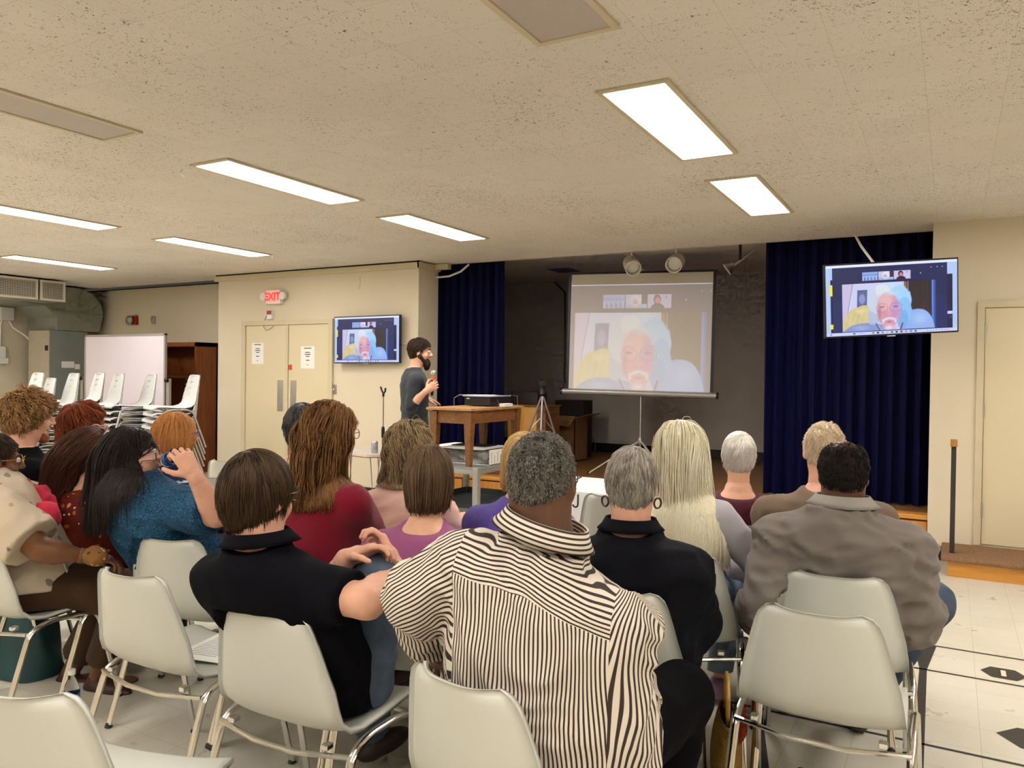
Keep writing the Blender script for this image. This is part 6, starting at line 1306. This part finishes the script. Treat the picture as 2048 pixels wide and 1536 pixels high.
BEARD = person(dict(chair='grey chair under the drinking man in the blue patterned shirt', label='man with long black hair in a blue patterned shirt drinking from a bottle', crown=(240, 862, 3.28), yaw=2, hyaw=-22, pitch=12, cpos=(-2.784, 2.281), cyaw=10, cx=-.02, hs=1.03, nr=.066, skin=SKIN['pink'], seed=35, sh=.20, torso=dict(hip=(.18, .16), waist=(.195, .18), chest=(.20, .16)), slouch=-.08, sleeve=.9, sw=(1.1, 1.4, 1, 1), loose=.018, fold=.011, cloth=BLUEP, zs=1.0,
    ra=(.062, .05, .044, .03), pants=CLOTH['khaki'], glasses=GLASSF, el={1: (434, 1030, 3.05)}, wr={1: (392, 956, 2.98), -1: (-.1, .34, .66)}, hd={1: ((-.43, -.22, .8), (.8, -.4, .3), (1.0, 1.05, 1.1, 1.1), .9)}, hh=.004,
    hair=dict(m=HM['black'], n=4600, len=.34, seg=13, w=.0018, cap=.014, mess=.05, stand=.1, grav=.8, crown=(0, .03, .11), zend=-.26, back=2.2, tuck=-.005, shell=(.090, .112, .125), lift=.008, vol=[((0, -.06, -.06), (.095, .075, .12)), ((0, -.07, -.15), (.085, .055, .07))], down=.1),
    beard=dict(m=HM['beardg'], g=.002, long=.012)))
LEAF = m_print('leaf_print_cotton', rgb(198, 182, 160), [(rgb(158, 112, 86), 8, .16, 0), (rgb(126, 122, 112), 9, .13, .4), (rgb(172, 146, 116), 11, .14, .8)], rgb(186, 170, 148))
LEAFW = person(dict(chair='grey chair under the woman in the leaf print blouse and brown trousers', label='woman in a cream leaf-print blouse and brown trousers with gold-rimmed glasses', crown=(-20, 868, 3.36), yaw=-28, hyaw=-16, pitch=-3, cpos=(-3.494, 1.91), cyaw=3, hs=1.02, fat=.006, nr=.058, skin=SKIN['brown'], seed=37, sh=.19, torso=dict(hip=(.20, .18), waist=(.19, .18), chest=(.185, .165), belly=.04), slouch=-.06, sleeve=.85, sw=(1.15, 1.5, 1, 1), loose=.022, fold=.012, cloth=LEAF, zs=1.0,
    ra=(.066, .056, .048, .03), pants=CLOTH['brown'], glasses=GOLDF, el={1: (82, 1100, 3.15)}, wr={1: (168, 1112, 3.22), -1: (-.02, .38, .72)}, rl=(.10, .072, .048), lloose=.02, leg={1: ((262, 1182, 3.48), (196, 1352, 3.60)), -1: ((238, 1168, 3.62), (140, 1345, 3.70))}, foot={1: (.75, .6, 0), -1: (.6, .8, 0)}, leglen=.80, shoe=mk('dark_brown_sandal', rgb(56, 28, 20), .5), hem=.53,
    hair=dict(m=HM['dbrown'], n=2400, len=.03, seg=4, w=.0012, cap=.006, mess=.1, grav=.1)))
CHAR = CLOTH['charcoal']
MIC = person(dict(label='bearded man in a charcoal sweater standing with a microphone beside the wooden table', crown=(838, 678, 7.28), stand=True, yaw=-46, hyaw=-62, pitch=-4, hs=1.02, nr=.056, skin=SKIN['fair'], seed=39, zs=1.475, sh=.19, torso=dict(hip=(.165, .115), waist=(.155, .115), chest=(.175, .125)), lx=0, ly=.03, slouch=.0, sleeve=1.35, sw=(1.1, 1.1, 1.15, 1.2), loose=.008, fold=.006, cloth=CHAR, hem=.93, zh=.98,
    el={1: (822, 812, 7.08)}, wr={1: (851, 783, 7.0), -1: (850, 797, 7.35)}, hd={1: ((.2, .75, .55), (.98, -.13, .1), (1.15, 1.2, 1.25, 1.25), 1.0), -1: ((-.4, .8, -.25), (0, .2, 1), (.2, .2, .2, .3), .3)}, hh=.005, pants=CLOTH['ldenim'],
    hair=dict(m=HM['dbrown'], n=3000, len=.032, seg=5, w=.0016, cap=.010, mess=.1, stand=.5, grav=-.05, nape=-.07), beard=dict(m=HM['dbrown'], g=.004, long=.022)))
def world(d, p): return d['hip']+d['Rz'] @ np.array(p)
# the microphone in his hand
d = MIC; W_ = d['arms'][1][2]; _d = nrm([.2, .75, .55]); _n = nrm([.98, -.13, .1]); base = world(d, W_+_d*.078-_n*.034)
ax = nrm(np.array([.05, .03, 1.0])); m_ = thing('microphone', 'black handheld microphone with silver mesh head held by the standing man', 'microphone', tuple(base))
MB().lathe([(.011, -.08), (.013, -.07), (.016, .06), (.018, .075)], base, 14, tuple(ax)).build('handle', BLACKP, m_)
MB().lathe([(.0185, .062), (.0195, .066), (.0195, .09), (.0185, .094)], base, 14, tuple(ax)).build('orange_band', mk('orange_rubber', rgb(232, 112, 40), .6, var=0), m_)
MB().lathe([(.018, .094), (.027, .105), (.030, .12), (.026, .14), (.014, .150), (0, .153)], base, 16, tuple(ax)).build('mesh_head', ALU, m_)
# bottle he drinks from
d = BEARD; mo = world(d, d['hc']+d['A'] @ np.array([.0, .112, -.056])*1.03); far = dp(392, 888, 3.02); ax = nrm(mo-far); base = mo-ax*.215
b_ = thing('water_bottle', 'clear water bottle with blue label held to the mouth of the drinking man', 'bottle', tuple(base)); bottle_parts(b_, tuple(base), tuple(ax))

for c, yw, l in SEATS: chair(c[0], c[1], yw, l)

def cloth_lump(name, c, r, m, label, cat, seed=1, rz=0):
    A = euler(rz, 0, 0); c = np.array(c)
    def f(P): Q = (P-c) @ A; return ell(Q, (0, 0, 0), r)+.45*min(r)*(np.abs(wob(Q, 30, seed, 2))-.3)
    rr = max(r)*1.4; o = npmesh(name, [nets(f, c-rr, c+rr, .008)], m, None); return tag(o, label, cat)
PINKB = cloth('pink_canvas', rgb(200, 48, 74), var=.15, scale=30)
cloth_lump('tote_bag', dp(48, 1010, 3.45), (.13, .08, .11), PINKB, 'bright pink cloth bag behind the shoulder of the woman in the leaf print blouse', 'bag', 3, 30)
cloth_lump('folded_jacket', dp(92, 1030, 3.35), (.07, .05, .06), PINKB, 'bright pink cloth piece next to the flowered sleeve of the ponytail woman', 'jacket', 5, 10)
cloth_lump('maroon_bag', dp(452, 1020, 3.5), (.07, .10, .10), mk('wine_leather', rgb(70, 18, 34), .4), 'wine-coloured bag in front of the elbow of the drinking man', 'bag', 7, 20)
cloth_lump('brown_scarf', dp(190, 1112, 3.15), (.058, .045, .038), m_print('ochre_print_cloth', rgb(120, 84, 44), [(rgb(200, 170, 120), 40, .2, 0), (rgb(56, 34, 20), 34, .2, .4)]), 'crumpled ochre scarf in the lap of the woman in the leaf print blouse', 'scarf', 9, 0)

for o in bpy.data.objects:
    if '_local' in o: del o['_local']
